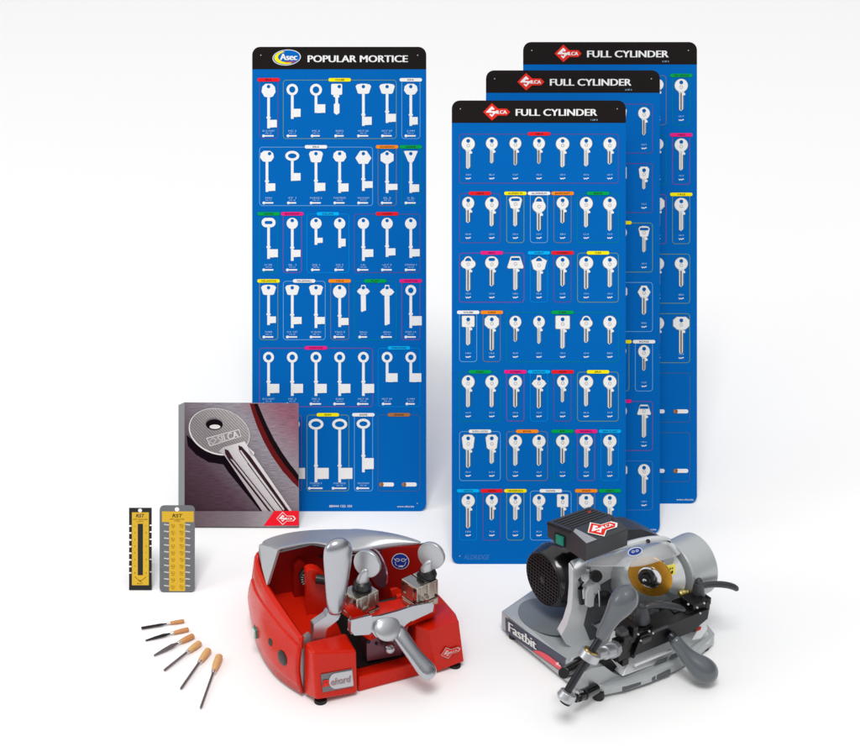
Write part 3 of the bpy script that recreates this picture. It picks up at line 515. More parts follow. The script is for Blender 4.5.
# files
M['wood'] = mat('file_handle_wood', (210, 168, 112), .55, var=.22, vscale=1, stretch=(500, 500, 30)); M['wood2'] = mat('file_handle_reddish_wood', (198, 140, 86), .55, var=.25, vscale=1, stretch=(500, 500, 30))
M['file'] = mat('file_steel', (112, 104, 104), .42, metal=.7, var=.25, vscale=900, bump=.6, bscale=2600); M['file_dark'] = mat('file_dark_steel', (34, 30, 30), .45, metal=.6, var=.3, vscale=900, bump=.6, bscale=2600)
M['ferrule'] = mat('bright_ferrule', (206, 204, 202), .25, metal=.9)
def zf(x, y): return (110 + x / 5.786, 600 + y / 5.786)
FL = [((182, 169), (334, 149), (430, 131), 3.0, 2.3, 'flat', 'file_dark', 'wood2', 'rearmost file of the fan, flat and blunt-ended, almost level, with a reddish wooden handle'),
      ((206, 240), (352, 201), (456, 180), 3.4, 2.3, 'pointed', 'file_dark', 'wood2', 'second file from the rear of the fan, dark, tapering to a point, reddish wooden handle'),
      ((256, 328), (394, 260), (484, 220), 4.2, 2.8, 'pointed', 'file', 'wood2', 'third file from the rear of the fan, the one with the broadest grey tapering blade'),
      ((314, 415), (444, 318), (522, 262), 4.6, 1.6, 'rod', 'file', 'wood', 'shortest of the three thin round files, fourth from the rear of the fan'),
      ((410, 522), (511, 378), (572, 304), 4.8, 1.6, 'rod', 'file', 'wood', 'thin file with a flared light wooden handle, second from the front of the fan'),
      ((525, 634), (601, 438), (634, 340), 5.0, 1.5, 'rod', 'file', 'wood', 'frontmost file of the fan, steepest and longest, with a pale wooden handle')]
for tip, jn, end, hr, br, kind, mf, mw, lab in FL:
    a, j, b = (ground(*zf(*p)) for p in (tip, jn, end)); r = hr * .0012; d = (a - b); d.z = 0; L = d.length; d.normalize()
    e = thing('needle_file', lab, 'file', (b.x, b.y, 0), (0, 0, math.atan2(d.y, d.x)), 'wooden-handled files fanned out on the floor')
    lj = (j - b).length; z = r
    # handle along local x from 0 to lj
    pr_ = [(0, .5), (.3, .8), (.8, .95), (2, 1), (lj / .0015 * .45, 1.0), (lj / .0015 * .8, .78), (lj / .0015 - 3, .58)]
    h = MB().tube([(t * .0015, 0, z) for t, q in pr_], [(r * q, r * q * .9) for t, q in pr_], 20).build('handle', M[mw], e)
    MB().tube([(lj - .0047, 0, z), (lj - .001, 0, z), (lj + .0015, 0, z)], [r * .62, r * .6, r * .42], 18).build('ferrule', M['ferrule'], e)
    w_ = br * .0015
    if kind == 'flat': MB().tube([(lj, 0, z), (lj + .006, 0, z), (lj + .01, 0, z), (L, 0, z * .5 + .001)], [(w_ * .4, w_ * .35), (w_ * .6, w_ * .4), (w_, w_ * .5), (w_, w_ * .5)], 4).build('blade', M[mf], e)
    elif kind == 'pointed': MB().tube([(lj, 0, z), (lj + .006, 0, z), (lj + .012, 0, z), (lj + (L - lj) * .6, 0, z * .8), (L, 0, z * .5)], [(w_ * .4, w_ * .35), (w_ * .6, w_ * .45), (w_, w_ * .6), (w_ * .85, w_ * .5), (w_ * .35, w_ * .3)], 8).build('blade', M[mf], e)
    else: MB().tube([(lj, 0, z), (L * .97, 0, z * .55), (L, 0, z * .5)], [w_ * .8, w_ * .8, w_ * .55], 12).build('blade', M[mf], e)
# ------------------------------------------------------------------ machines: local frames
class Mach:
    def __init__(s, name, label, cat, o, x):
        s.O = ground(*o); d = ground(*x) - s.O; s.a = math.atan2(d.y, d.x); s.c, s.s = math.cos(s.a), math.sin(s.a)
        s.u = (s.O - CAM).dot(FW) / F; s.e = thing(name, label, cat, s.O, (0, 0, s.a))
    def loc(s, v): return (v[0] * s.c + v[1] * s.s, -v[0] * s.s + v[1] * s.c, v[2])
    def at(s, px, py, X=None, Y=None, Z=None):
        c = s.loc(CAM - s.O); r = s.loc(ray(px, py)); i, v = (0, X) if X is not None else (1, Y) if Y is not None else (2, Z)
        t = (v * s.u - c[i]) / r[i]; return Vector([(c[j] + r[j] * t) / s.u for j in range(3)])
    def ats(s, pts, **k): return [s.at(*p, **k) for p in pts]
    def mb(s): return MB(s.u)
M['rubber'] = mat('black_rubber', (22, 22, 24), .6, bump=.1)
M['blackpl'] = mat('black_plastic', (20, 20, 22), .38, var=.08)
M['mred'] = mat('painted_red', (200, 30, 10), .28, var=.05, coat=.12, spec=.18, bump=.04, bscale=1500)
M['mred_shade'] = mat('painted_red_shaded', (150, 16, 8), .5, var=.05, coat=.0, spec=.2, bump=.04, bscale=1500)  # same red darkened: the interior's shade is put into the colour
M['msilver'] = mat('silver_paint', (182, 184, 190), .24, metal=.9, var=.03, bump=.08, bscale=1800)
M['hood'] = mat('grey_silver_hood', (180, 182, 186), .36, metal=.6, var=.03, bump=.08, bscale=1800)
M['nickel'] = mat('nickel', (190, 182, 170), .22, metal=.95, var=.06)
M['polished'] = mat('polished_metal', (205, 206, 210), .14, metal=1.)
M['disc'] = mat('satin_aluminium', (186, 188, 192), .33, metal=.7)
M['gap'] = mat('dark_gap', (12, 10, 10), .7)
u0 = .00155
R = Mach('key_cutting_machine', 'red key cutting machine with silver hood and two round upright knobs', 'key cutter', (320.5, 706), (455, 670.5))
at = R.at
# side shells ------------------------------------------------------
def lerp(a, b, t): return a + (b - a) * t
bot = R.ats([(303, 693), (288, 683.5), (275, 672.5), (263, 655), (255.5, 634), (252, 612)], Z=5)
topc = [at(302.5, 637.5, X=-10.5), at(290, 619, X=-12.5), at(278, 601, X=-15), at(266.4, 583, X=-17), at(259, 565, X=-15), at(258, 553, X=-12)]
cre = [at(300.5, 649, X=-13), at(287, 635, X=-18), at(275, 620, X=-21.5), at(264.5, 606, X=-24), at(256.2, 592, X=-22), at(252.5, 580, X=-19)]
rows = []
for i in range(6):
    b_, c_, t_ = bot[i], cre[i], topc[i]; col = [b_]
    for t in (.25, .5, .75): p = lerp(b_, c_, t); p.x -= 3.2 * math.sin(math.pi * t); col.append(p)
    col += [c_, lerp(c_, c_ + (t_ - c_) * .5, .08) + Vector((1.6, 0, .3))]
    for t in (.4, .7): p = lerp(c_, t_, t); p.x -= .4; p.x += 1.2 * (1 - t); col.append(p)
    col.append(t_); rows.append(col)
dense = []
for i in range(5):
    for k in range(4):
        t = k / 4; r = []
        for j in range(len(rows[0])):
            P = [rows[max(i - 1, 0)][j], rows[i][j], rows[i + 1][j], rows[min(i + 2, 5)][j]]
            r.append(.5 * ((2 * P[1]) + (P[2] - P[0]) * t + (2 * P[0] - 5 * P[1] + 4 * P[2] - P[3]) * t * t + (3 * P[1] - P[0] - 3 * P[2] + P[3]) * t ** 3))
        dense.append(r)
dense.append(rows[5])
b_ = R.mb().grid(dense); side = b_.build('side_panel', [M['mred']], R.e, solid=4 * R.u, angle=25)
d = side.modifiers['solid']; d.offset = 0
# back shell and right shell
back = [(-9, 196), (8, 212), (40, 226), (80, 228), (120, 220), (150, 200), (163, 170), (166, 130), (167, 90), (165, 50), (162, 8)]
ztop = [60, 58, 56, 54, 54, 56, 60, 60, 60, 58, 42]
rows = [[Vector((x, y, z_)) for z_ in (5, 5 + (z - 5) * .5, z)] for (x, y), z in zip(back[:7], ztop[:7])]
rows[0] = [dense[-1][0], dense[-1][3], dense[-1][8]]; rows.insert(1, [Vector((-1, 200, 5)), Vector((-1, 200, 34)), Vector((-2, 192, 66))])
R.mb().grid(rows).build('back_panel', [M['mred']], R.e, solid=3 * R.u, angle=60)
# right side block: sloped top, front face
FL_, FR_, BR_, BL_ = at(428.6, 630.7, Y=2), at(458.5, 620.5, Y=2), at(463.6, 661.0, Y=2), at(436.8, 671, Y=2)
t1, t2, t3 = at(447, 603, X=161), at(436, 591, X=158), at(428, 577, X=152)
s_in = at(413.7, 625, Y=16)
IN = [Vector((FL_.x - 2, t1.y, t1.z - 2)), Vector((FL_.x - 6, t2.y, t2.z - 4)), Vector((FL_.x - 10, t3.y, t3.z - 4))]
b_ = R.mb()
secs = [[BL_, BR_, FR_, FL_], [Vector((s_in.x, s_in.y, 5)), Vector((163, 22, 5)), lerp(FR_, t1, .35) + Vector((1.5, 0, 1)), s_in + Vector((2, 0, 0))],
        [Vector((s_in.x + 1, t1.y, 5)), Vector((165, t1.y, 5)), t1, IN[0]], [Vector((s_in.x + 1, t2.y, 5)), Vector((165, t2.y, 5)), t2, IN[1]], [Vector((s_in.x + 1, t3.y, 5)), Vector((165, t3.y, 5)), t3, IN[2]],
        [Vector((s_in.x + 1, 190, 5)), Vector((160, 190, 5)), Vector((155, 190, 50)), Vector((s_in.x + 1, 190, 50))]]
b_.grid(secs, closed=True); b_.add(secs[0], [(0, 1, 2, 3)]); b_.add(secs[-1], [(3, 2, 1, 0)])
rb_ = b_.build('right_housing', [M['mred']], R.e, bevel=1.6 * R.u, angle=20)
for md in rb_.modifiers: md.angle_limit = math.radians(14)
# front left block
f4 = R.ats([(317, 700.4), (358.2, 693.6), (357.2, 651), (312.2, 652)], Y=0)
b4 = [at(303.2, 694.2, Y=21), Vector((f4[1].x, 26, 5)), Vector((f4[2].x - 1, 28, f4[2].z + 6)), at(303.4, 642, Y=21)]
lb_ = R.mb().solid(f4, b4).build('front_block', [M['mred']], R.e, bevel=3.4 * R.u)
# silver seam between block and side panel
s1 = R.ats([(298.6, 690.8), (303, 693.6), (304.5, 639.5), (301, 636.5)], Y=22.5)
R.mb().prism(s1, (9, 6, 0)).build('trim_strip', [M['hood']], R.e, bevel=.5 * R.u)
# badge with lettering on front block
BY = -.6
bp = R.ats([(320.6, 674.1), (352.5, 668.4), (353.4, 686), (322.6, 692)], Y=BY)
def plane_map(o, ux, uy, nrm, sc):   # print map: x right, y down, in photo-pixel like units
    return lambda x, y, L=0: tuple((o + ux * x - uy * y + nrm * (.18 * L + .1)) * sc)
bo = (bp[0] + bp[2]) / 2; bux = (bp[1] - bp[0]).normalized(); buz = (bp[0] - bp[3]).normalized()
R.mb().prism(bp, (0, -.6, 0)).build('badge', [mat('badge_grey', (112, 112, 116), .35, metal=.5)], R.e, bevel=.5 * R.u)
pm = plane_map(bo + Vector((0, -.8, 0)), bux, buz, Vector((0, -1, 0)), R.u); W_ = (bp[1] - bp[0]).length
pr = Print(pm)
arc = [(-3 - 6 * math.cos(math.radians(a)) , 10.2 * math.sin(math.radians(a)) * -1) for a in range(-90, 91, 15)]
pr.poly([(W_ / 2 - .6, 9.6), (W_ / 2 - .6, -9.6)] + [(-2 - 7 * math.cos(math.radians(a)), -9.6 * math.sin(math.radians(a))) for a in range(90, -91, -15)], 1, 0)
pr.text('R', -12.4, 4.6, 9, w=8, bold=.06, L=3, m=1, shear=.2); pr.text('ekord', 3.0, 4.4, 8.4, w=21, bold=.02, L=3, m=2, shear=.2)
pr.text('ekord', 2.7, 4.1, 8.4, w=21, bold=.03, L=2, m=3, shear=.2)
pr.build('badge_lettering', [mat('badge_pale', (190, 190, 194), .35, metal=.4), M['logo_red'], mat('badge_letter_grey', (150, 150, 156), .4), mat('badge_shadow_red', (176, 60, 60), .4)], R.e)
# logo on right housing
lx = (FR_ - FL_).normalized(); lz = (FL_ - BL_).normalized(); n_ = lx.cross(lz); n_ = n_ if n_.y < 0 else -n_
lo = at(441.2, 654.5, Y=1.0) + n_ * .6
pr = Print(plane_map(lo, lx, lz, n_, R.u)); keylogo(pr, 0, 0, 20, (1, 2, 3), rot=0); pr.build('diamond_logo', [M['logo_red'], mat('logo_silver', (196, 180, 178), .4)], R.e)
# front bar between the blocks
q = R.ats([(358, 692.6), (437, 671), (436, 657.5), (358.5, 677.5)], Y=6)
R.mb().solid(q, [Vector((p.x, 24, p.z)) for p in q[:2]] + [Vector((p.x, 26, p.z - 3)) for p in q[2:]]).build('front_bar', [M['mred']], R.e, bevel=2.6 * R.u)
# dark base tray, deck, inner walls
R.mb().box((78, 105, 12), (150, 160, 10)).build('base_tray', [M['gap']], R.e)
dk = [Vector((-8, 28, 46)), Vector((46, 28, 46)), Vector((46, 66, 46)), Vector((118, 66, 30)), Vector((118, 125, 34)), Vector((-8, 125, 56))]
R.mb().prism([Vector((-9, 26, 50)), Vector((38, 26, 47)), Vector((44, 62, 45)), Vector((44, 122, 58)), Vector((-12, 122, 62))], (0, 0, -6)).build('deck', [M['mred']], R.e, bevel=1.2 * R.u)
Zb = 108
wl = [Vector((-8, 120, 20)), Vector((95, 120, 20)), Vector((95, 120, Zb)), Vector((-8, 120, Zb + 6))]
R.mb().prism(wl, (0, 4, 0)).build('inner_wall', [M['mred_shade']], R.e)
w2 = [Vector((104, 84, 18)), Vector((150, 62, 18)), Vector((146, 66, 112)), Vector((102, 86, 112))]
R.mb().prism(w2, (2, 4, 0)).build('inner_wall', [M['mred_shade']], R.e, bevel=.6 * R.u)
R.mb().prism([Vector((95, 121, 18)), Vector((104, 84, 18)), Vector((102, 84, 112)), Vector((95, 121, 112))], (3, 1, 0)).build('inner_wall', [M['mred_shade']], R.e)
R.mb().prism([Vector((14, 119, 50)), Vector((30, 119, 50)), Vector((28, 119, 96)), Vector((22, 119, 102)), Vector((16, 119, 96))], (0, -9, 0)).build('inner_boss', [M['mred_shade']], R.e, bevel=2.5 * R.u)
for k, p in enumerate([(319, 546.5), (321.5, 556)]):
    R.mb().lathe(at(*p, Y=118.5), (0, -1, 0), [(0, 1.6), (1.2, 1.6), (1.6, 1.0)], 12).build('screw', [M['blackpl']], R.e)
# hood ---------------------------------------------------------------
F_ = [((279, 549), -5), ((296, 545.2), 14), ((313, 541.2), 34), ((330, 544.5), 50), ((351, 552.2), 68), ((372, 549.5), 92), ((398, 546), 118), ((421.5, 543.6), 141)]
front = [at(*p, X=x) for p, x in F_]
mid_ = [((272, 546.5), -9), ((287, 541.5), 12), ((303, 537), 36), ((322, 534.5), 56), ((347, 533.5), 76), ((375, 533.5), 100), ((402, 537), 124), ((422, 541.6), 143)]
mid = [at(*p, X=x) for p, x in mid_]
bk_ = [((261, 543.8), -11), ((276, 537.4), 12), ((296, 532.6), 40), ((320, 530.2), 62), ((346, 529.8), 84), ((376, 530), 108), ((404, 534.4), 130), ((423, 541), 146)]
bk = [at(*p, X=x) for p, x in bk_]
bb = [Vector((p.x + (13 if i == 0 else 1), p.y + 40, p.z - 20)) for i, p in enumerate(bk)]; b2 = [Vector((p.x * .96 + (22 if i == 0 else 3), 222 if 1 < i < 7 else 200, 56)) for i, p in enumerate(bk)]
lip = [Vector((p.x + .6, p.y + 5, p.z - 6.5)) for p in front]
R.mb().grid([lip, front, [lerp(a, b, .45) + Vector((0, 0, 1.2)) for a, b in zip(front, mid)], mid, bk, bb, b2]).build('hood', [M['hood']], R.e, solid=2.4 * R.u, subsurf=2, angle=180)
tip = at(266.8, 585.5, X=-18.5)
R.mb().prism([front[0] + Vector((-1.5, -1, .5)), tip, at(262, 568, X=-18), at(258.6, 552, X=-16), bk[0] + Vector((-2, 0, 0)), at(268, 545.4, X=-8) + Vector((-1, 0, 0))], (3, .4, .2)).build('hood_cheek', [M['hood']], R.e, bevel=1.2 * R.u)
e1 = at(353, 552.6, X=68); e2 = at(383, 546.8, X=101)
R.mb().tube([lerp(a, b, .5) for a, b in zip(lip[0:5], lip[0:5])], 1.2, 8).tube([p + Vector((0, 0, -.6)) for p in lip[4:]], 1.0, 8).build('hood_lip', [M['msilver']], R.e)
# right end black brush under hood
bs = R.ats([(411.5, 547), (421, 545), (422.5, 566), (418, 577), (412.5, 579)], X=146)
R.mb().prism(bs, (6, 3, 0)).build('brush_guard', [mat('bristle_black', (18, 22, 34), .8, bump=1, bscale=1200)], R.e, bevel=1 * R.u)
# goggles sticker on right inner wall
wn = (w2[1] - w2[0]).cross(w2[3] - w2[0]).normalized(); wn = wn if wn.y < 0 else -wn; wx = (w2[1] - w2[0]).normalized(); wz = wn.cross(wx) if wn.cross(wx).z > 0 else -wn.cross(wx)
def on_plane(px, py, o, n):
    c = Vector(R.loc(CAM - R.O)) / R.u; r = Vector(R.loc(ray(px, py))); return c + r * ((o - c).dot(n) / r.dot(n))
so = on_plane(400.4, 561, w2[0], wn) + wn * .4
pr = Print(plane_map(so, wx, wz, wn, R.u))
pr.poly(ell(0, 0, 9.2, 9.7, 36), 0, 1).poly(ell(0, 0, 8.5, 9.0, 36), 1, 0)
for sx_ in (-1, 1): pr.ring(ell(sx_ * 3, -1.8, 2.5, 1.9, 20), ell(sx_ * 3, -1.8, 1.8, 1.2, 20), 2, 1)
for sx_ in (-1, 1):
    pr.poly([(sx_ * 5.2, -2.4), (sx_ * 6.8, -3.8), (sx_ * 7, -3.2), (sx_ * 5.4, -1.8)], 2, 1)
    pr.poly([(sx_ * 5.4, .6), (sx_ * 6, .6), (sx_ * 4.4, 5), (sx_ * 3.9, 4.8)], 2, 1)
pr.poly([(-3.9, 4.8), (3.9, 4.8), (2.4, 6.8), (-2.4, 6.8), (-2, 6.1), (2, 6.1)], 2, 1)
pr.build('goggles_sticker', [mat('sticker_blue', (20, 56, 150), .4, spec=.2), M['ink_white']], R.e)
# cutter guard disc and shaft
R.mb().lathe(at(377, 568, Y=74), (1, .15, 0), [(-1, 17), (-.9, 21), (0, 21.6), (.8, 21), (.9, 17)], 48).build('cutting_disc', [mat('cutter_steel', (176, 150, 170), .2, metal=.9)], R.e)
R.mb().tube([at(372, 604.5, Y=60), at(411, 595, Y=60)], 2.2, 12).build('shaft', [M['blackpl']], R.e)
R.mb().lathe(at(398.5, 597, Y=58), (1, 0, 0), [(-3, 4.2), (3, 4.2)], 20).build('shaft_collar', [M['mred']], R.e, bevel=.6 * R.u)
# spindle dial + red post
dc = at(308.8, 574.5, Y=100)
R.mb().lathe(dc, (0, -1, .05), [(0, 11.5), (5, 12), (6, 11.2), (6.2, 9)], 40).build('dial', [M['blackpl']], R.e)
b_ = R.mb()
for k in range(22):
    a = 2 * math.pi * k / 22; b_.box(dc + Vector((9.6 * math.cos(a), -6.6, 9.6 * math.sin(a))), (.7, .5, 2.4), (Vector((-math.sin(a), 0, math.cos(a))), Vector((0, 1, 0)), Vector((math.cos(a), 0, math.sin(a)))))
b_.build('dial_scale', [M['ink_grey']], R.e); bpy.data.objects['dial_scale']['kind'] = 'stuff'
p0 = at(306, 612, Y=78)
po = R.ats([(306.2, 573), (309, 570.5), (314, 570), (319, 571.5), (324, 576), (329, 582), (329, 617), (316, 624), (307, 616)], Y=80)
R.mb().prism(po, (2, 12, 0)).build('bearing_post', [M['mred']], R.e, bevel=2 * R.u)
R.mb().tube([at(316, 578.5, Y=79), at(330, 581, Y=72), at(345, 585, Y=66)], [5.2, 4.6, 4.4], 20).build('spindle', [M['blackpl']], R.e)
# lever ---------------------------------------------------------------
Y0 = 22
g_ = [((338.2, 538.6), 3), ((338.2, 540), 8), ((338, 543.5), 12.2), ((337.9, 549), 14.9), ((337.8, 557), 15.1), ((337.4, 568), 13.8), ((336.8, 582), 12.4), ((336.2, 596), 10.8), ((336, 606), 9.6), ((336, 611), 8.4), ((336, 614), 6)]
R.mb().tube([at(*p, Y=Y0) for p, r in g_], [(r, r * .6) for p, r in g_], 28, up=(0, 1, 0)).build('lever_grip', [M['msilver']], R.e, subsurf=1)
nk = R.ats([(328.5, 612), (341, 614), (338.5, 619.5), (327, 628.6), (325.6, 636), (325.2, 648), (313.2, 645.5), (313.8, 624.8), (326, 616.5)], Y=Y0 + 2)
R.mb().prism(nk, (0, 9, 0)).build('lever_arm', [M['msilver']], R.e, bevel=1.6 * R.u)
# carriage ------------------------------------------------------------
cr_ = R.ats([(352.5, 604), (372, 611), (412, 598), (430, 593), (436, 602), (432, 611), (372, 626), (351, 616)], Y=24)
cr2 = [at(345, 598, Y=44), at(362, 604, Y=60), at(402, 594, Y=60), at(424, 588, Y=44)]
R.mb().solid([at(353, 618, Y=10), at(372, 632, Y=6), at(436, 612, Y=10), at(434, 597, Y=34), at(402, 597.5, Y=50), at(362, 606, Y=50)],
             [at(353, 618, Y=10) + Vector((0, 8, -16)), at(372, 632, Y=6) + Vector((0, 8, -16)), at(436, 612, Y=10) + Vector((0, 8, -12)), at(434, 597, Y=34) + Vector((0, 0, -14)), at(402, 597.5, Y=50) + Vector((0, 0, -14)), at(362, 606, Y=50) + Vector((0, 0, -14))]).build('carriage', [M['mred']], R.e, bevel=1.5 * R.u)
lp = R.ats([(345.5, 609), (354, 606), (369, 614.5), (362, 620), (352.5, 617.5)], Y=14)
R.mb().prism(lp, (0, 10, -3)).build('carriage_wing', [M['mred']], R.e, bevel=1.2 * R.u)
cb = R.ats([(366.5, 634), (409, 623.5), (401, 655), (367, 661)], Y=22)
R.mb().prism(cb, (0, 18, 0)).build('carriage_body', [mat('mauve_metal', (104, 66, 76), .3, metal=.6)], R.e, bevel=2 * R.u)
for p, r in (((368.2, 641.2), 2.3), ((376.6, 643.5), 1.6), ((415, 634), 1.2)): R.mb().lathe(at(*p, Y=21.6), (0, -1, 0), [(0, r), (1, r), (1.3, r * .6)], 14).build('bolt', [M['gap']], R.e)
R.mb().ball(at(389.5, 648, Y=14), 6.2).lathe(at(389.5, 648, Y=14), (0, 1, 0), [(0, 3), (9, 3)], 14).build('lower_knob', [M['msilver']], R.e)
# silver yoke: left box, bar, right arm, dish, handle
lbx = R.ats([(351.2, 620.2), (371.6, 615.2), (373, 631), (369, 634.6), (354.5, 635.4), (350.8, 631)], Y=-2)
R.mb().prism(lbx, (0, 9, -4)).build('yoke_end', [M['msilver']], R.e, bevel=2 * R.u)
rbx = R.ats([(411, 606.6), (432, 602.6), (434, 605), (432.8, 611.5), (412, 621.2), (407.5, 617)], Y=4)
R.mb().prism(rbx, (0, 9, -4)).build('yoke_end', [M['msilver']], R.e, bevel=2 * R.u)
yk = R.ats([(370, 617), (381, 615.8), (398, 611.2), (411, 606.8), (413, 619.5), (406.6, 624), (402, 629), (402, 637), (392, 641), (376, 637), (371, 631)], Y=-1)
R.mb().prism(yk, (0, 7, -3)).build('yoke', [M['msilver']], R.e, bevel=3.2 * R.u)
dsh = at(387.3, 627.8, Y=-4); vz = Vector((.15, -.8, .6)).normalized(); ax_ = (Vector((1, .1, .1)).normalized(), None, vz); a1 = (Vector((1, 0, 0)) - vz * vz.x).normalized(); a2 = vz.cross(a1)
R.mb().ball(dsh, 14.6, (1, .92, .42), (a1, a2, vz), 32).build('thumb_boss', [M['disc']], R.e)
hp = [((395, 628), 0, 8.5), ((401, 636), -6, 8.6), ((407.5, 645.5), -13, 8.2), ((415, 655.5), -20, 8.2), ((423, 665.5), -26, 9.6), ((428, 671), -30, 10.2), ((431.5, 675), -32, 8.5), ((433, 677), -33, 4)]
R.mb().tube([at(*p, Y=y) for p, y, r in hp], [(r, r * .72) for p, y, r in hp], 24, up=(0, -.6, 1)).build('push_handle', [M['msilver']], R.e, subsurf=1)
# clamps ---------------------------------------------------------------
def clamp(px, py, Yc, dpx, dpy, cpx, cpy, rot):
    c = at(px, py, Y=Yc); a = math.radians(rot); X_ = Vector((math.cos(a), math.sin(a), 0)); Y_ = Vector((-math.sin(a), math.cos(a), 0)); Z_ = Vector((0, 0, 1)); ax = (X_, Y_, Z_)
    o = R.mb().box(c, (24, 21, 25), ax).build('clamp_core', [M['gap']], R.e)
    w_ = R.mb()
    def jaw(x, y, z, dx, dy, dz): R.mb().box(c + X_ * x + Y_ * y + Z_ * z, (dx, dy, dz), ax).build('clamp_jaw', [M['nickel']], R.e, bevel=1.1 * R.u)
    jaw(-7.4, 0, 4.2, 13.4, 25.5, 19.6); jaw(7.4, 0, 4.2, 13.2, 25.5, 19.6); jaw(-7.4, 0, -11, 13.4, 25.5, 8.6); jaw(7.4, 0, -11, 13.2, 25.5, 8.6)
    for x, y, z, d in ((0, -10, 4, (1.6, 6.4, 19)), (-7.4, -12.9, 4.2, (4.2, 1.2, 19.6)), (10.6, -12.9, 6, (4, 1.4, 12)), (-14.3, -3, 5, (1, 9, 16)), (-14.3, 7, -2, (1, 4, 6)), (-14.3, 4, -11, (1.2, 12, 5)), (5, -13, -11, (6, 1.2, 5))):
        R.mb().box(c + X_ * x + Y_ * y + Z_ * z, d, ax).build('clamp_step', [M['nickel']], R.e, bevel=.5 * R.u)
    for x, y, z in ((-14.6, -9, 10), (-14.6, 9, 10), (11, -13.4, -4), (-14.6, -9, -3)): R.mb().lathe(c + X_ * x + Y_ * y + Z_ * z, -X_ if x < -14 else -Y_, [(0, 1.5), (.6, 1.5)], 12).build('clamp_hole', [M['gap']], R.e)
    R.mb().lathe(c - Y_ * 12.6 + Z_ * -1 - X_ * 4, -Y_, [(0, 4.6), (1.6, 4.6), (2, 3.8)], 24).build('clamp_bolt', [M['nickel']], R.e)
    cc = at(cpx, cpy, Y=Yc); R.mb().lathe(Vector((c.x + (cc.x - c.x), cc.y, c.z + 13)), (cc - c).normalized() * 1, [(0, 10.2), (2, 10.2), (2.2, 8.6), (4.4, 8.6), (4.6, 9.4), (9, 8.8), (12, 6)], 32).build('clamp_collar', [M['blackpl']], R.e)
    dc_ = at(dpx, dpy, Y=Yc - 2); n = Vector((-.74, -.66, .1)).normalized()
    R.mb().lathe(dc_ - n * 3, n, [(0, 13.2), (.3, 14), (1, 14.5), (4.4, 14.5), (5.1, 14), (5.4, 12.8)], 44).build('clamp_knob', [M['disc']], R.e)
    base = Vector((c.x + (cc.x - c.x), cc.y, c.z + 21)); top_ = dc_ + n * 3.6 - Vector((0, 0, 4.5)) 
    R.mb().tube([base, lerp(base, top_, .4), lerp(base, top_, .85), top_], [(7.8, 6.4), (6.8, 5), (4.2, 3.6), (2.4, 2.2)], 18, up=(0, 1, 0)).build('knob_stem', [M['disc']], R.e, subsurf=1)
clamp(360.4, 601.5, 30, 367.3, 563.5, 361.8, 586.5, 16)
clamp(419.8, 590.6, 30, 431.3, 555.4, 425.8, 576.5, 16)
# side buttons and feet
def side_pt(px, py, X): return at(px, py, X=X)
nS = Vector((-1, -.25, .05)).normalized()
p = side_pt(260.3, 631, -25.5); R.mb().lathe(p + nS * -2, nS, [(0, 9.6), (4, 9.6), (4.6, 8.8)], 32).build('switch_bezel', [M['blackpl']], R.e, bevel=.3 * R.u)
R.mb().box(p + nS * 4.6, (5, 7.6, 11), None).build('power_switch', [mat('switch_green', (0, 120, 104), .2, coat=1)], R.e, bevel=.8 * R.u)
R.mb().box(p + nS * 8 + Vector((0, 0, .4)), (2.4, 6.8, 9), None).build('switch_rocker', [mat('switch_clear', (190, 210, 205), .1, coat=1)], R.e, bevel=.8 * R.u)
for px, py, X_, r in ((271.6, 642, -26.6, 4.6), (282.8, 657.6, -23.3, 8.2)):
    R.mb().lathe(side_pt(px, py, X_) + nS * -2.5, nS, [(0, r), (3.4, r), (4.2, r * .85), (4.4, r * .3)], 32).build('side_plug', [M['blackpl']], R.e)
def foot(m, p, r=6.2): m.mb().lathe(p, (0, 0, -1), [(-4, r * .9), (0, r), (p.z - 1.2, r), (p.z, r * .88)], 24).build('rubber_foot', [M['rubber']], m.e)
foot(R, at(320.6, 702, Y=7), 6.6); p = at(455.2, 667, Y=7); foot(R, p, 6)
foot(R, Vector((5, 180, 5))); foot(R, Vector((150, 170, 5)))
# ------------------------------------------------------------------ grey machine
M['ggrey'] = mat('cast_grey_paint', (180, 184, 186), .3, metal=.3, var=.04, bump=.12, bscale=1400)
M['ggrey_lit'] = mat('cast_grey_paint_lit', (222, 225, 227), .32, metal=.25, var=.03, bump=.1, bscale=1400)  # paler copy of the casting grey; the lit look is in its colour
M['gdark'] = mat('dark_grey_paint', (84, 88, 92), .45, metal=.2, var=.04, bump=.1)
M['vise'] = mat('blackened_steel', (18, 18, 20), .33, metal=.3, var=.15)
M['grip'] = mat('grey_plastic_grip', (86, 91, 96), .30, var=.04, coat=.4)
M['rod'] = mat('dark_rod', (44, 46, 50), .3, metal=.6)
M['glossblack'] = mat('glossy_black', (12, 12, 13), .2, coat=.6)
M['boxgrey'] = mat('charcoal_plastic', (52, 54, 58), .36, var=.05, bump=.1, bscale=1500)
M['gold'] = mat('gold_wheel', (190, 136, 44), .24, metal=.8, var=.1, vscale=200)
G = Mach('key_cutting_machine', 'grey key cutting machine with black motor, gold wheel and ball-ended levers', 'key cutter', (596.4, 700), (714, 649.5))
g = G.at; mb = G.mb; ge = G.e; u = G.u; V = Vector
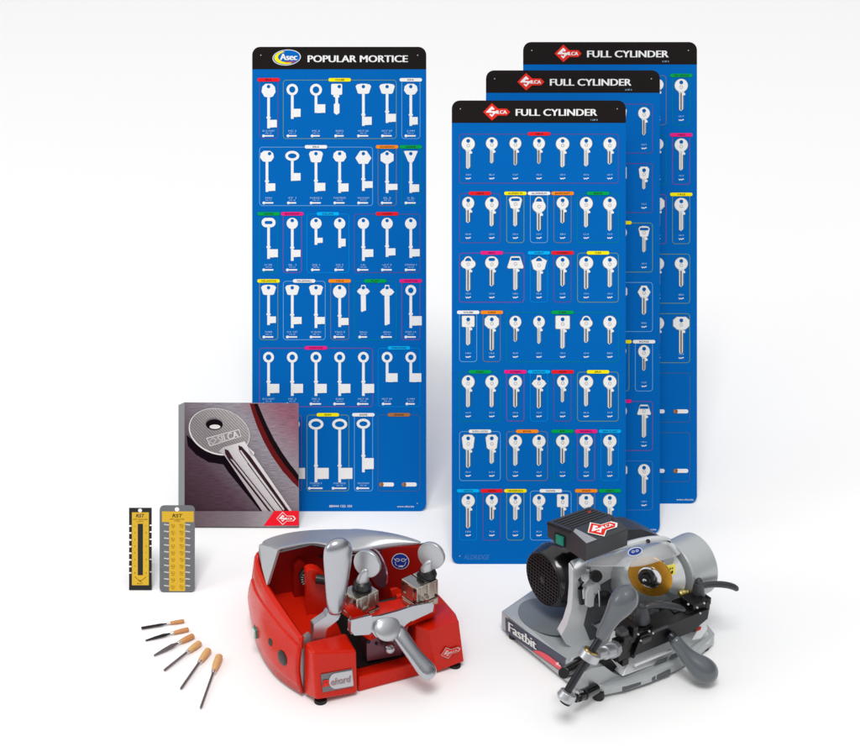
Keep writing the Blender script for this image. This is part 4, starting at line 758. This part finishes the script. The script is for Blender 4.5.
# base ------------------------------------------------------------------
fp = [(-9, 151), (-9.5, 100), (-10, 50), (-9, 22), (-3, 6), (8, -3), (30, -9), (60, -12), (95, -11), (130, -5), (160, 4), (166, 40), (160, 130), (130, 165), (40, 165)]
zt = [25, 25, 24, 22, 18, 14, 13, 13, 13, 14, 17, 22, 25, 25, 25]
lo = [V((x, y, 5)) for x, y in fp]; hi = [V((x, y, z)) for (x, y), z in zip(fp, zt)]
cx_, cy_ = 75, 75
inn = [V((cx_ + (p.x - cx_) * .95, cy_ + (p.y - cy_) * .95, p.z + 2)) for p in hi]
b = mb().grid([lo, hi, inn], closed=True); n = len(fp)
b.add(inn, [tuple(range(n))]); b.add(lo, [tuple(range(n - 1, -1, -1))]); b.build('base', [M['ggrey']], ge, bevel=1.4 * u, angle=40)
# dark skirt inserts along the front
b = mb()
def skirt(p0, p1, z0, z1):
    A_ = [g(*p, Z=z0) for p in (p0, p1)]; a, c = V((A_[0].x, A_[0].y, z0)), V((A_[1].x, A_[1].y, z0)); nn = V((c.y - a.y, a.x - c.x, 0)).normalized() * 1.2
    mb().solid([a + nn, c + nn, c + nn + V((0, 0, z1 - z0)), a + nn + V((0, 0, z1 - z0))], [a - nn * 3, c - nn * 3, c - nn * 3 + V((0, 0, z1 - z0)), a - nn * 3 + V((0, 0, z1 - z0))]).build('skirt_insert', [M['gdark']], ge, bevel=.8 * u)
skirt((622, 691), (655, 679.5), 5, 10.5); skirt((656, 679), (670, 673.5), 5, 10.5)
# side label: dark blue band with name, red swoosh, emblem
X_ = -10.6
q = [g(505.5, 617.2, X=X_), g(566.4, 658.4, X=X_), g(561.6, 671.8, X=X_), g(506.2, 631.6, X=X_)]
mb().prism(q, (-.5, 0, 0)).build('side_label', [mat('label_navy', (50, 54, 76), .4)], ge)
ux = (q[1] - q[0]).normalized(); nn = V((-1, 0, 0)); uy = (V((0, 0, 1)) - ux * ux.z).normalized()
def pmG(px, py, off=1.0):
    p = g(px, py, X=X_ - off); return p
def pmap(x, y, L=0): return tuple(g(x, y, X=X_ - .7 - .16 * L) * u)
pr = Print(pmap)
sw = [(532.5, 650.6), (536, 650.2), (541, 651.2), (548, 655), (556, 661), (563.5, 669), (561.6, 671.4)]
pr.poly(sw, 1, 0); pr.build('label_swoosh', [mat('label_red', (232, 70, 84), .4)], ge)
pr = Print(pmap)
v, f = glyphs('Fastbit', 0); x0 = min(p[0] for p in v); x1 = max(p[0] for p in v)
def tx(a, b, s=0.): t = (a - x0) / (x1 - x0) + s; return (508.2 + 27.2 * t - b * 0.2, 631.4 + 18.6 * t - 1.2 - b * 13.5 + .5)
for i, s_ in enumerate((0, .018, .036)): pr.mesh([tx(a, b_, s_) for a, b_ in v], f, 2 + i * .3, 0)
pr.build('label_lettering', [M['ink_white']], ge)
pr = Print(pmap); keylogo(pr, 555.6, 662.2, 7, (2, 3, 4), mred=1, mwhite=0, outline=False, rot=.7); pr.build('label_emblem', [M['ink_white'], mat('label_pink', (250, 150, 150), .4)], ge)
# recess patch beneath motor
rp = [g(548 + 30 * math.cos(t), 617 + 17.5 * math.sin(t) + 6 * math.cos(t), Z=27.5) for t in [2 * math.pi * i / 40 for i in range(40)]]
mb().prism(rp, (0, 0, .5)).build('base_recess', [mat('recess_grey', (122, 128, 132), .4, metal=.2)], ge, bevel=0)
# motor -----------------------------------------------------------------
mc = g(543.6, 579.0, X=17); axm = V((1, 0, 0))
print('motor', mc)
R1 = 35
mb().lathe(mc, axm, [(0, R1 * .80), (.6, R1 * .84), (2.5, R1 * .88), (7, R1 * .93), (13, R1 * .985), (14.2, R1 * 1.0), (17, R1 * 1.0), (17.4, R1 * .97), (22, R1 * .97), (40, R1 * .97), (75, R1 * .95)], 64).build('motor_housing', [M['glossblack']], ge, angle=30)
mb().tube([mc + V((0, R1 * .82 * math.cos(t), R1 * .82 * math.sin(t))) for t in (2 * math.pi * i / 48 for i in range(48))], .9, 8, up=(1, 0, 0), closed=True).build('motor_rim', [M['blackpl']], ge)
# vent slots
vs = []
for i in range(-5, 6):
    for k in range(-6, 7):
        yy, zz = i * 4.7 + (0), k * 3.9
        if math.hypot(yy, zz) < R1 * .74 and math.hypot(yy, zz) > 5: vs.append((yy, zz))
b = mb()
for yy, zz in vs: b.box(mc + V((-.1, yy, zz)), (.8, 3.5, 2.4))
vo = b.build('vent_grille', [mat('vent_black', (3, 3, 3), .9, spec=.1)], ge); vo['kind'] = 'stuff'
b = mb()
for i in range(-6, 6): 
    h_ = math.sqrt(max(1, (R1 * .78) ** 2 - (i * 4.7 + 2.35) ** 2)); b.box(mc + V((-.5, i * 4.7 + 2.35, 0)), (1, .9, h_ * 2))
for k in range(-7, 7):
    h_ = math.sqrt(max(1, (R1 * .78) ** 2 - (k * 3.9 + 1.95) ** 2)); b.box(mc + V((-.6, 0, k * 3.9 + 1.95)), (1, h_ * 2, 1.1))
gr = b.build('vent_bars', [M['blackpl']], ge); gr['kind'] = 'stuff'
mb().lathe(mc + V((-.9, 0, 0)), (-1, 0, 0), [(-.5, 4.4), (.5, 4.2), (.8, 2)], 20).build('vent_hub', [M['blackpl']], ge)
# electrical box ----------------------------------------------------------
XB = 14
lf = [g(*p, X=XB) for p in [(547.5, 536.8), (547.3, 521.2), (570.8, 530.2), (586.2, 544.4), (585.6, 561.6), (571, 552)]]
ln = 53
mb().prism(lf, (ln, 0, 0)).build('switch_box', [M['boxgrey']], ge, bevel=1.5 * u)
lfl = [g(*p, X=XB - .4) for p in [(547.3, 521.2), (570.8, 530.2), (586.2, 544.4)]]
# lid ribs
a, c = lfl[0], lfl[1]
for i in range(6):
    p = lerp(a, c, .16 + i * .145); mb().tube([p + V((4, 0, .3)), p + V((ln - 3, 0, .3))], (1.0), 8).build('lid_rib', [M['boxgrey']], ge)
mb().solid([lfl[0] + V((-1, 0, -2)), lfl[1] + V((-1, 0, -2)), lfl[1] + V((-1, 0, -3)), lfl[0] + V((-1, 0, -3))], [p + V((ln + 2, 0, 0)) for p in (lfl[0] + V((0, 0, -2)), lfl[1] + V((0, 0, -2)), lfl[1] + V((0, 0, -3)), lfl[0] + V((0, 0, -3)))]).build('lid_seam', [M['blackpl']], ge)
# highlight on the sloped panel, made as a silver sheet; emblem
a, c = lf[2], lf[3]; sl = (c - a).normalized(); nrm = V((1, 0, 0)).cross(sl); nrm = nrm if nrm.z > 0 else -nrm
mb().prism([a + V((.5, 0, 0)) + nrm * .2 + sl * 1.5, a + V((5.5, 0, 0)) + nrm * .2 + sl * 1, c + V((14, 0, 0)) + nrm * .2 - sl * 1, c + V((.8, 0, 0)) + nrm * .2 - sl * 1], nrm * .5).build('panel_highlight', [M['msilver']], ge)
po_ = a + V((13.5, 0, 0)) + sl * 15.5 + nrm * .3
pr = Print(lambda x, y, L=0: tuple((po_ + V((1, 0, 0)) * x + sl * y + nrm * (.3 + .16 * L)) * u)); keylogo(pr, 0, -4, 33, (1, 2, 3), rot=.05, outline=True); pr.build('diamond_logo', [M['logo_red'], M['ink_white']], ge)
for (px, py), m_, r in (((588.8, 511.8), 'logo_red', 1.8), ((572.3, 530), 'blackpl', 1.6), ((613, 518.6), 'blackpl', 1.2)):
    a0 = lf[1]; c0_ = lf[2]; nt_ = V((1, 0, 0)).cross(c0_ - a0).normalized(); nt_ = nt_ if nt_.z > 0 else -nt_
    cc = V(G.loc(CAM - G.O)) / u; rr = V(G.loc(ray(px, py))); P_ = cc + rr * ((a0 - cc).dot(nt_) / rr.dot(nt_))
    mb().lathe(P_, nt_, [(-.3, r * 1.3), (.4, r * 1.3), (.9, r)], 16).build('indicator_lamp' if m_ == 'logo_red' else 'screw', [M[m_]], ge)
sp = [g(*p, X=XB - .6) for p in [(555.2, 532.2), (565.4, 536.4), (565.4, 547.4), (555.4, 544)]]
mb().prism(sp, (-1, 0, 0)).build('switch_bezel', [M['blackpl']], ge, bevel=.4 * u)
sp2 = [g(*p, X=XB - 1.8) for p in [(556.6, 534), (563.8, 537), (563.8, 545.6), (556.8, 542.8)]]
mb().prism(sp2, (-1.4, 0, 0)).build('power_switch', [mat('switch_teal', (0, 138, 118), .2, coat=1)], ge, bevel=.5 * u)
# dark block behind box (belt cover)
q = [g(*p, Y=78) for p in [(625, 540), (626, 530), (641, 529), (652, 533), (668, 541), (668, 560), (630, 560)]]
mb().prism(q, (0, 30, 0)).build('belt_cover', [M['boxgrey']], ge, bevel=3 * u)
# casting: column plate ------------------------------------------------------
YC = 62
co = [g(*p, Y=YC) for p in [(572.8, 570), (575.5, 567), (590, 561.5), (600, 556), (634, 548), (644, 556), (640, 575), (622, 590), (612, 602), (606, 622), (604, 640), (600, 650), (586, 654), (566, 644), (561, 636), (567, 625), (571.5, 610), (573, 590)]]
mb().prism(co, (4, 12, 0)).build('column', [M['ggrey_lit']], ge, bevel=2.2 * u)
# shade of the column's hollow, put on as a flat dark panel
rc = [g(*p, Y=YC - .6) for p in [(600, 585), (614, 577), (626, 590), (616, 620), (603, 642), (590, 640), (584, 625), (589, 603)]]
mb().prism(rc, (0, .5, 0)).build('column_hollow_shade', [M['gdark']], ge, bevel=0)
# rear web of the casting between column and spindle housing
wb = [g(*p, Y=70) for p in [(600, 560), (640, 548), (688, 545), (694, 590), (680, 602), (668, 606), (660, 640), (640, 650), (612, 650), (612, 610)]]
mb().prism(wb, (0, 16, 0)).build('rear_web', [M['ggrey']], ge, bevel=3 * u)
# rounded spindle head under shield
hc0 = g(618, 582, Y=52); hc1 = g(666, 568, Y=52)
mb().lathe(g(612, 580, Y=60), (1, .0, 0), [(0, 8), (3, 17), (10, 22), (24, 25), (44, 26.5), (60, 27.5), (62, 27.8)], 48).build('spindle_head', [M['ggrey']], ge, angle=50)
mb().lathe(g(668, 573.2, Y=44), (1, 0, 0), [(-34, 6), (-33, 10), (-28, 13), (-12, 14), (-8, 15.5), (0, 21), (3, 24)], 40).build('bearing_nose', [M['ggrey_lit']], ge, angle=50)
# right cylinder housing
hc = g(671.5, 572.5, Y=50)
print('hc', hc)
mb().lathe(hc, (1, 0, 0), [(0, 30), (.8, 32.6), (3, 33.4), (5.4, 33.2), (5.8, 31.8), (9, 32), (30, 33.6), (34, 33.4), (36.4, 31), (36.8, 26), (36, 22)], 72).build('motor_drum', [M['ggrey']], ge, angle=35)
mb().lathe(g(701.5, 583, Y=22), (1, -.2, 0), [(0, 3), (2, 3), (2.4, 1.6)], 16).build('drum_screw', [M['gap']], ge)
# upper hood rim: light shoulder over the head
sh_ = [((573.5, 569.5), 60), ((580, 562.5), 58), ((590, 557), 58), ((604, 551.6), 58), ((622, 546.2), 58), ((640, 541.2), 58), ((658, 538), 58), ((672, 541), 52)]
mb().tube([g(*p, Y=y) for p, y in sh_], [(5, 3), (6, 3.5), (6.5, 4), (6.5, 4), (6.5, 4), (6.5, 4), (6, 4), (3, 3)], 16, up=(0, .6, 1)).build('shoulder', [M['ggrey_lit']], ge, subsurf=1)
# clear shield
gm, nt, bs_ = node_mat('clear_shield', .08); bs_.inputs['Base Color'].default_value = (.93, .95, .97, 1); bs_.inputs['Transmission Weight'].default_value = .0; bs_.inputs['Alpha'].default_value = .42; bs_.inputs['Coat Weight'].default_value = 1; bs_.inputs['Specular IOR Level'].default_value = 1
bs_.inputs['Metallic'].default_value = .55; bs_.inputs['Roughness'].default_value = .16
top_ = [((581, 561.5), 52), ((597, 555), 52), ((616, 549), 52), ((636, 543.5), 50), ((656, 539.5), 50), ((673, 541), 48), ((680, 548), 44)]
mid2 = [((584, 564.5), 34), ((601, 559.5), 32), ((619, 555), 30), ((638, 550), 30), ((657, 546), 30), ((673, 546.5), 32), ((681, 551), 36)]
bot2 = [((589, 565.2), 22), ((607, 566), 14), ((624, 566.8), 10), ((640, 567.2), 10), ((655, 563), 12), ((670, 558), 18), ((682, 554.5), 28)]
mb().grid([[g(*p, Y=y) for p, y in r] for r in (top_, mid2, bot2)]).build('clear_shield', [gm], ge, solid=1.0 * u, subsurf=2, angle=180)
for p in ((600.5, 552.8), (648, 541.3), (668.6, 542.8), (680, 552)): mb().lathe(g(*p, Y=48), (.1, -.4, .9), [(-.5, 2.3), (1.0, 2.3), (1.6, 1.5)], 16).build('screw', [M['vise']], ge)
so_ = g(634, 551.5, Y=26); sx1 = (g(642, 549.5, Y=26) - so_).normalized(); sy1 = V((0, .45, .9)).normalized(); sn = sx1.cross(sy1); sn = sn if sn.y < 0 else -sn
pr = Print(lambda x, y, L=0: tuple((so_ + sx1 * x - sy1 * y + sn * (1.6 + .16 * L)) * u))
pr.poly(ell(0, 0, 9.3, 4.3, 32), 0, 1).poly(ell(0, 0, 8.4, 3.5, 32), 1, 0)
for s_ in (-1, 1): pr.ring(ell(s_ * 2.6, -.4, 2.0, 1.2, 16), ell(s_ * 2.6, -.4, 1.4, .7, 16), 2, 1)
pr.build('goggles_sticker', [M['sticker_blue'] if 'sticker_blue' in M else mat('sticker_navy', (26, 62, 150), .4), M['ink_white']], ge)
# wheel ------------------------------------------------------------------
wc = g(650.2, 576.4, Y=24)
print('wheel', wc)
axw = V((.84, .54, 0)).normalized()
mb().lathe(wc, -axw, [(-.8, 13), (-.7, 22.6), (0, 23.2), (.7, 22.6), (.8, 13)], 64).build('cutting_wheel', [M['gold']], ge, angle=20)
mb().lathe(wc, -axw, [(.6, 12.6), (2, 12.2), (2.6, 10.6), (2.8, 7)], 40).build('wheel_flange', [M['polished']], ge)
mb().lathe(wc + V((-3, 1.2, 1)) , -axw, [(0, 8.6), (4, 8.4), (4.4, 7), (4.6, 6), (8, 6), (8.6, 5)], 32).build('wheel_nut', [M['vise']], ge, angle=25)
mb().lathe(wc + V((-3, 1.2, 1)) - axw * 8.4, -axw, [(0, 2.2), (.8, 2.2), (1, 1.2)], 6).build('nut_socket', [M['polished']], ge)
mb().tube([wc + axw * 1.2, wc + axw * 26], 7.5, 24).build('spindle', [M['polished']], ge)
# warning sticker
ys = [g(*p, Y=12) for p in [(666.5, 565.5), (675, 563.4), (675.4, 573.4), (667.2, 577)]]
mb().prism(ys, (0, -.5, 0)).build('warning_sticker', [mat('sticker_yellow', (236, 222, 70), .4)], ge)
pr = Print(lambda x, y, L=0: tuple((g(x, y, Y=11.2 - .16 * L)) * u)); pr.poly([(668, 574.6), (669.4, 572), (671, 572.4), (672.2, 570.4), (673.4, 571), (672.6, 573.4), (668.6, 575.4)], 0).poly([(669.6, 569.6), (670.4, 567), (671.2, 569.2)], 0).poly([(671.8, 569.2), (672.6, 566.6), (673.3, 568.8)], 0)
pr.build('warning_symbol', [M['ink_black']], ge)
# adjuster on column: knurled knob, slotted arc, fork
kb = g(595, 575.5, Y=52)
b = mb().lathe(kb, (-.35, -.8, .4), [(-3, 3.5), (0, 3.6), (.4, 5.6), (1, 6.2), (6, 6.2), (6.8, 5.4), (7, 3)], 28); b.build('adjuster_knob', [M['vise']], ge, bevel=.4 * u)
mb().tube([g(*p, Y=56) for p in [(583.5, 577), (581, 581), (580.5, 588), (581, 596), (582, 603)]], [(2.2, 2.2), (4, 3), (3, 3), (3, 3), (3.4, 3)], 10).build('quadrant', [M['vise']], ge)
mb().tube([g(*p, Y=53) for p in [(587, 577), (584.5, 583), (583.5, 590), (584, 598)]], 1.6, 8).build('quadrant_rim', [M['disc']], ge)
mb().lathe(g(584.6, 577.5, Y=54), (-.3, -.9, .3), [(0, 4), (2, 4), (2.2, 2), (3, 2)], 20).build('pivot_bolt', [M['disc']], ge)
fk = [g(*p, Y=50) for p in [(589, 587.5), (596, 583), (600, 584.6), (601, 592), (601.5, 600), (598.6, 602), (597.5, 594), (594.5, 593), (593.6, 606), (590, 607.5), (586.5, 606), (586.6, 593)]]
mb().prism(fk, (0, 9, 0)).build('adjuster_fork', [M['ggrey_lit']], ge, bevel=1 * u)
mb().lathe(g(603, 597.5, Y=48), (-.3, -1, 0), [(0, 9), (2.4, 9), (3, 8)], 32).build('stop_disc', [M['vise']], ge)
mb().tube([g(*p, Y=44) for p in [(599, 589), (599.6, 598), (599.8, 606)]], 1.1, 10).build('stop_screw', [M['polished']], ge)
mb().tube([g(588.5, 568, Y=56), g(588.2, 572.5, Y=56)], [2.6, 2.2], 16).build('cap_screw', [M['disc']], ge)
# front sill (light grey carriage bed) -------------------------------------------
sa = g(621, 676, Y=-3); 
bed = [g(*p, Y=y) for p, y in [((623.5, 674), 0), ((631, 648), 6), ((709, 622), 6), ((713.6, 636), 4), ((711, 642), 2)]]
mb().solid([g(622.5, 677, Y=-4), g(709.5, 644, Y=-2), g(712.6, 636, Y=4), g(697, 623, Y=12), g(633, 646, Y=12)],
           [p + V((0, 34, 0)) for p in [g(622.5, 677, Y=-4), g(709.5, 644, Y=-2), g(712.6, 636, Y=4), g(697, 623, Y=12), g(633, 646, Y=12)]]).build('carriage_bed', [M['ggrey_lit']], ge, bevel=1.5 * u)
ledge = [g(*p, Y=-5.4) for p in [(634.5, 664.3), (672, 649.8), (672.5, 651.4), (640, 664.6), (635, 667)]]
mb().prism(ledge, (0, 3, 0)).build('bed_ledge', [M['ggrey_lit']], ge, bevel=.5 * u)
for p4 in ([(653.6, 664.6), (657.6, 660), (667.4, 656.4), (665.6, 660.6)], [(668.8, 658.8), (671.6, 654.6), (680.6, 651), (679.2, 654.8)]):
    q = [g(*p, Y=-4.6) for p in p4]; mb().prism(q, (0, -.8, 0)).build('bed_window', [M['gdark']], ge)
mb().lathe(g(633, 655.8, Y=-5), (0, -1, .1), [(0, 2.2), (1, 2.2)], 14).build('screw', [M['gap']], ge)
mb().prism([g(*p, Y=-2) for p in [(692, 640), (697, 631), (701.5, 621), (706, 622), (707.5, 629), (701, 638)]], (0, 6, 0)).build('bed_bracket', [M['ggrey_lit']], ge, bevel=1.2 * u)
mb().prism([g(*p, Y=-2.4) for p in [(696.5, 631.2), (700.6, 629.2), (701, 626.4), (697.6, 627.6)]], (0, -.4, 0)).build('red_mark', [M['logo_red']], ge)
mb().lathe(g(693.4, 629.4, Y=-3), (0, -1, .1), [(0, 2.4), (1.4, 2.4)], 14).build('screw', [M['gap']], ge)
# nose under the left end
ns = [g(*p, Y=2) for p in [(586, 671), (592, 668), (604, 666), (612, 672), (621, 677), (621, 683), (607, 693), (594, 693), (589, 686)]]
mb().prism(ns, (0, 26, 0)).build('base_nose', [M['ggrey']], ge, bevel=3 * u)
mb().solid([g(*p, Y=10) for p in [(597, 655), (620, 668), (622, 676), (610, 673), (598, 664)]], [g(*p, Y=30) for p in [(600, 650), (618, 660), (620, 668), (610, 668), (600, 660)]]).build('bed_gap', [M['gap']], ge)
# vise carriage: black bar with clamp blocks ----------------------------------------
bar = [g(*p, Y=-6) for p in [(629, 652.2), (636.6, 655.6) if 0 else (632.8, 656.4), (692.5, 634), (709, 614.2), (708, 608.2), (641, 637.5)]]
b0 = [g(*p, Y=-8) for p in [(633.5, 656), (640.5, 637.8), (641.6, 636), (707.2, 609.5), (709, 611), (707.6, 618.6), (691.6, 632)]]
mb().prism(b0, (0, 12, 0)).build('vise_bar', [M['vise']], ge, bevel=.8 * u)
bt = [g(*p, Y=-7) for p in [(640.8, 637.4), (708.6, 609.6)]]
tp = [bt[0], bt[1], bt[1] + V((0, 22, 3)), bt[0] + V((0, 22, 3))]
mb().prism(tp, (0, 0, -5)).build('vise_table', [M['vise']], ge, bevel=.8 * u)
mb().tube([bt[0] + V((0, -.6, .2)), bt[1] + V((0, -.6, .2))], .35, 6).build('bar_edge', [M['gdark']], ge)
random.seed(3)
def block(p, Y, d, m='vise', nm='vise_block', rot=0):
    a = math.radians(rot); c = g(*p, Y=Y); return mb().box(c, d, (V((math.cos(a), math.sin(a), 0)), V((-math.sin(a), math.cos(a), 0)), V((0, 0, 1)))).build(nm, [M[m]], ge, bevel=.7 * u)
block((624.5, 626.5), 6, (20, 14, 7)); block((629, 633), 2, (24, 15, 6)); block((640, 628), 8, (16, 20, 13)); block((643, 632), 0, (9, 10, 9)); block((652, 627), 4, (11, 10, 6))
block((636, 636), -2, (20, 6, 9)); block((659, 619.5), 16, (22, 13, 8)); block((671, 618), 10, (20, 22, 8), 'gdark'); block((676, 610), 12, (18, 16, 9)); block((683, 606), 16, (16, 18, 10))
block((694, 603), 6, (20, 20, 12)); block((700, 607), 0, (16, 9, 10)); block((703, 600), 8, (12, 12, 8)); block((690, 612.4), 0, (16, 8, 7)); block((664, 626), 0, (32, 8, 6)); block((672, 623.8), -2, (5, 9, 7), 'boxgrey')
for p in ((640.5, 640.4), (652.8, 633), (649, 631), (700, 613), (704, 603), (638, 634), (697, 607.4), (688, 604)): mb().lathe(g(*p, Y=-11), (0, -1, .1), [(0, 1.2), (1.0, 1.0)], 12).build('screw', [M['disc']], ge)
for p, r in (((622, 617.5), 2.6), ((625.5, 616), 2.2), ((628, 614.8), 2), ((681, 593.5), 2.4), ((684, 592.6), 2.2), ((687.4, 592), 2)): mb().lathe(g(*p, Y=20), (1, 0, 0), [(-2.5, r * 1.2), (-1, r * 1.5), (1, r * 1.5), (2.4, r)], 14).build('brass_nut', [mat('brass', (200, 180, 110), .25, metal=.9) if 'brass' not in M else M['brass']], ge); 
mb().ball(g(657, 604.5, Y=24), 7, (1.3, .8, .6)).build('vise_thumb_nut', [M['polished']], ge)
mb().prism([g(*p, Y=40) for p in [(594, 625.5), (602, 622), (605, 624), (603, 634)]], (0, 4, 0)).build('gauge_finger', [M['polished']], ge, bevel=.4 * u)
for p, Y, d, m_ in (((655, 616), 20, (9, 8, 5), 'boxgrey'), ((664, 612.5), 20, (6, 10, 6), 'vise'), ((676, 621), 2, (14, 5, 4), 'boxgrey'), ((683, 616.5), 2, (6, 12, 7), 'vise'), ((646, 640), -9, (12, 3, 5), 'boxgrey'), ((633, 630), -4, (6, 9, 12), 'vise'),
        ((622, 631), -2, (9, 10, 5), 'boxgrey'), ((699, 598), 14, (10, 8, 10), 'boxgrey'), ((690, 607), 4, (5, 12, 9), 'boxgrey'), ((706, 605), -2, (6, 6, 12), 'vise'), ((660, 629), -10, (20, 2.4, 3), 'boxgrey'), ((625, 638), -2, (8, 6, 14), 'vise'), ((680, 611.5), 10, (4, 14, 12), 'boxgrey')): block(p, Y, d, m_)
# clamp levers (two)
def clever(px, py, Yc, arm, rr=1.):
    c = g(px, py + 8, Y=Yc)
    mb().lathe(c, (0, .02, 1), [(0, 9.4 * rr), (2, 9.6 * rr), (14, 6.8 * rr), (17, 6 * rr), (17.4, 4), (20, 3.8), (22, 2.4)], 32).build('clamp_post', [M['boxgrey']], ge, angle=30)
    pts = [g(*p, Y=Yc + dy) for p, dy, w_, h_ in arm]
    mb().tube(pts, [(w_, h_) for p, dy, w_, h_ in arm], 16, up=(0, 0, 1)).build('clamp_lever', [M['boxgrey']], ge, subsurf=1)
clever(641.5, 613, 8, [((643, 607.4), 0, 4, 3), ((648, 605.6), -1, 4, 3.4), ((656, 604.4), -4, 4, 3.4), ((667, 605.2), -8, 4.6, 3.4), ((677, 607), -10, 5, 3.4), ((682.6, 608.8), -11, 5, 3), ((684, 609.6), -11, 3, 2)])
clever(697.8, 589, 12, [((700, 586.6), 0, 3.8, 3), ((706, 584.6), 0, 3.8, 3.2), ((716, 583.8), -2, 4, 3.4), ((727, 584.6), -5, 4.4, 3.4), ((735, 587), -7, 4.6, 3.4), ((737.4, 589.6), -8, 4, 3)], .8)
# handles ---------------------------------------------------------------
def handle(pts, name, m, n=28): 
    return mb().tube([g(*p, Y=y) for p, y, r in pts], [r for p, y, r in pts], n, up=(.3, .2, 1)).build(name, [M[m]], ge, subsurf=1)
handle([((634.4, 588.5), -30, 1.5), ((633.6, 589.4), -30, 6), ((631.4, 591.4), -30, 10), ((628, 595.2), -30, 13.2), ((623.6, 601), -29, 13.8), ((619, 607.5), -28, 12.4), ((614.6, 614), -27, 9.4), ((610, 621), -26, 7.8), ((604.6, 630.5), -25, 7), ((600.8, 638), -24, 6), ((600.2, 639.2), -24, 4)], 'lever_grip', 'grip')
handle([((604, 631.5), -25, 4.1), ((592, 651), -23, 4.1), ((580, 670.5), -21, 4.1), ((569, 688.5), -19, 4.1), ((566, 694), -18.6, 4.1)], 'lever_rod', 'rod', 20)
def collar(p, Y, r, ax, nm='rod_collar'): return mb().lathe(g(*p, Y=Y), ax, [(-4, r * .8), (-3.4, r), (3.4, r), (4, r * .8)], 32).build(nm, [M['polished']], ge, bevel=.4 * u)
rodd = (g(580, 670.5, Y=-21) - g(604, 631.5, Y=-25)).normalized()
mb().lathe(g(589.4, 655.4, Y=-22.5), rodd, [(-4.6, 8.2), (-4, 10.4), (3.4, 11), (4.4, 9.6)], 36).build('rod_collar', [M['disc']], ge, bevel=.5 * u)
mb().lathe(g(588.6, 654.6, Y=-22.5), rodd * -1, [(3, 7.6), (5.4, 7.4)], 30).build('collar_bush', [M['brass'] if 'brass' in M else mat('bush_brass', (176, 150, 90), .25, metal=.9)], ge)
mb().lathe(g(566.2, 696.6, Y=-18.6), rodd, [(-6, 6), (-5, 8.6), (1, 9.6), (4, 7.6), (5, 4)], 32).build('rod_end', [M['disc']], ge, bevel=.5 * u)
mb().lathe(g(565.6, 701.4, Y=-17.5), rodd, [(-1, 6.4), (2, 5.4)], 24).build('rod_end_cap', [M['vise']], ge)
# shaft from collar to carriage
mb().tube([g(596, 655, Y=-17), g(604, 653, Y=-12), g(604.6, 652.8, Y=-12), g(612, 650.6, Y=-8)], [5.6, 5.4, 6.8, 6.6], 24).build('cross_shaft', [M['disc']], ge)
mb().tube([g(611.6, 650.4, Y=-8), g(614.6, 648.6, Y=-5)], [8.4, 8.4], 10).build('shaft_nut', [M['disc']], ge)
for p, d in (((620, 648), (13, 12, 22)), ((626, 645.6), (7, 12, 24)), ((616, 656), (6, 8, 9)), ((623, 660), (8, 9, 8)), ((617.5, 642), (7, 7, 7))): block(p, 2, d)
# side pins (black)
mb().tube([g(563.6, 673, Y=0), g(566, 672, Y=4), g(580.5, 664.2, Y=12)], [(5.6, 5.6), (6.6, 6.6), (6.6, 6.6)], 24).build('stop_pin', [M['glossblack']], ge, bevel=.6 * u)
mb().tube([g(579, 665, Y=11), g(582.5, 663, Y=14)], 8, 24).build('pin_collar', [M['vise']], ge)
mb().tube([g(583.4, 694.6, Y=-6), g(595.4, 688.2, Y=0)], [(6, 6), (6, 6)], 24).build('stop_pin', [M['glossblack']], ge, bevel=.6 * u)
mb().tube([g(575, 699.4, Y=-10), g(577.6, 697.4, Y=-9), g(578, 697, Y=-9), g(583.6, 694.6, Y=-6)], [3.6, 3.8, 5.2, 5.2], 10).build('pin_tip', [M['vise']], ge)
mb().tube([g(577.4, 693, Y=-8), g(582, 692, Y=-7)], 2.2, 10).build('pin_screw', [M['disc']], ge)
# push handle (front right)
handle([((668, 632.5), -8, 5.2), ((673, 638), -13, 5.6), ((675, 640.4), -15, 5.8)], 'handle_rod', 'rod', 20)
handle([((673.4, 638.6), -14, 4.6), ((674, 639.4), -15, 6.4), ((680, 646.6), -20, 7), ((687, 655), -26, 8), ((692.5, 660.4), -31, 9.8), ((697.5, 664.6), -35, 12), ((702.6, 668.8), -39, 13.4), ((707, 672.8), -42, 13.2), ((710.6, 676.4), -44, 10.6), ((713, 679), -46, 6), ((713.6, 679.8), -46, 1.5)], 'handle_grip', 'grip')
for p, r_ in (((598.5, 694), 6), ((705, 645), 4.5), ((513.5, 633.5), 5)): foot(G, g(*p, Z=5), r_)
foot(G, V((150, 140, 4)))
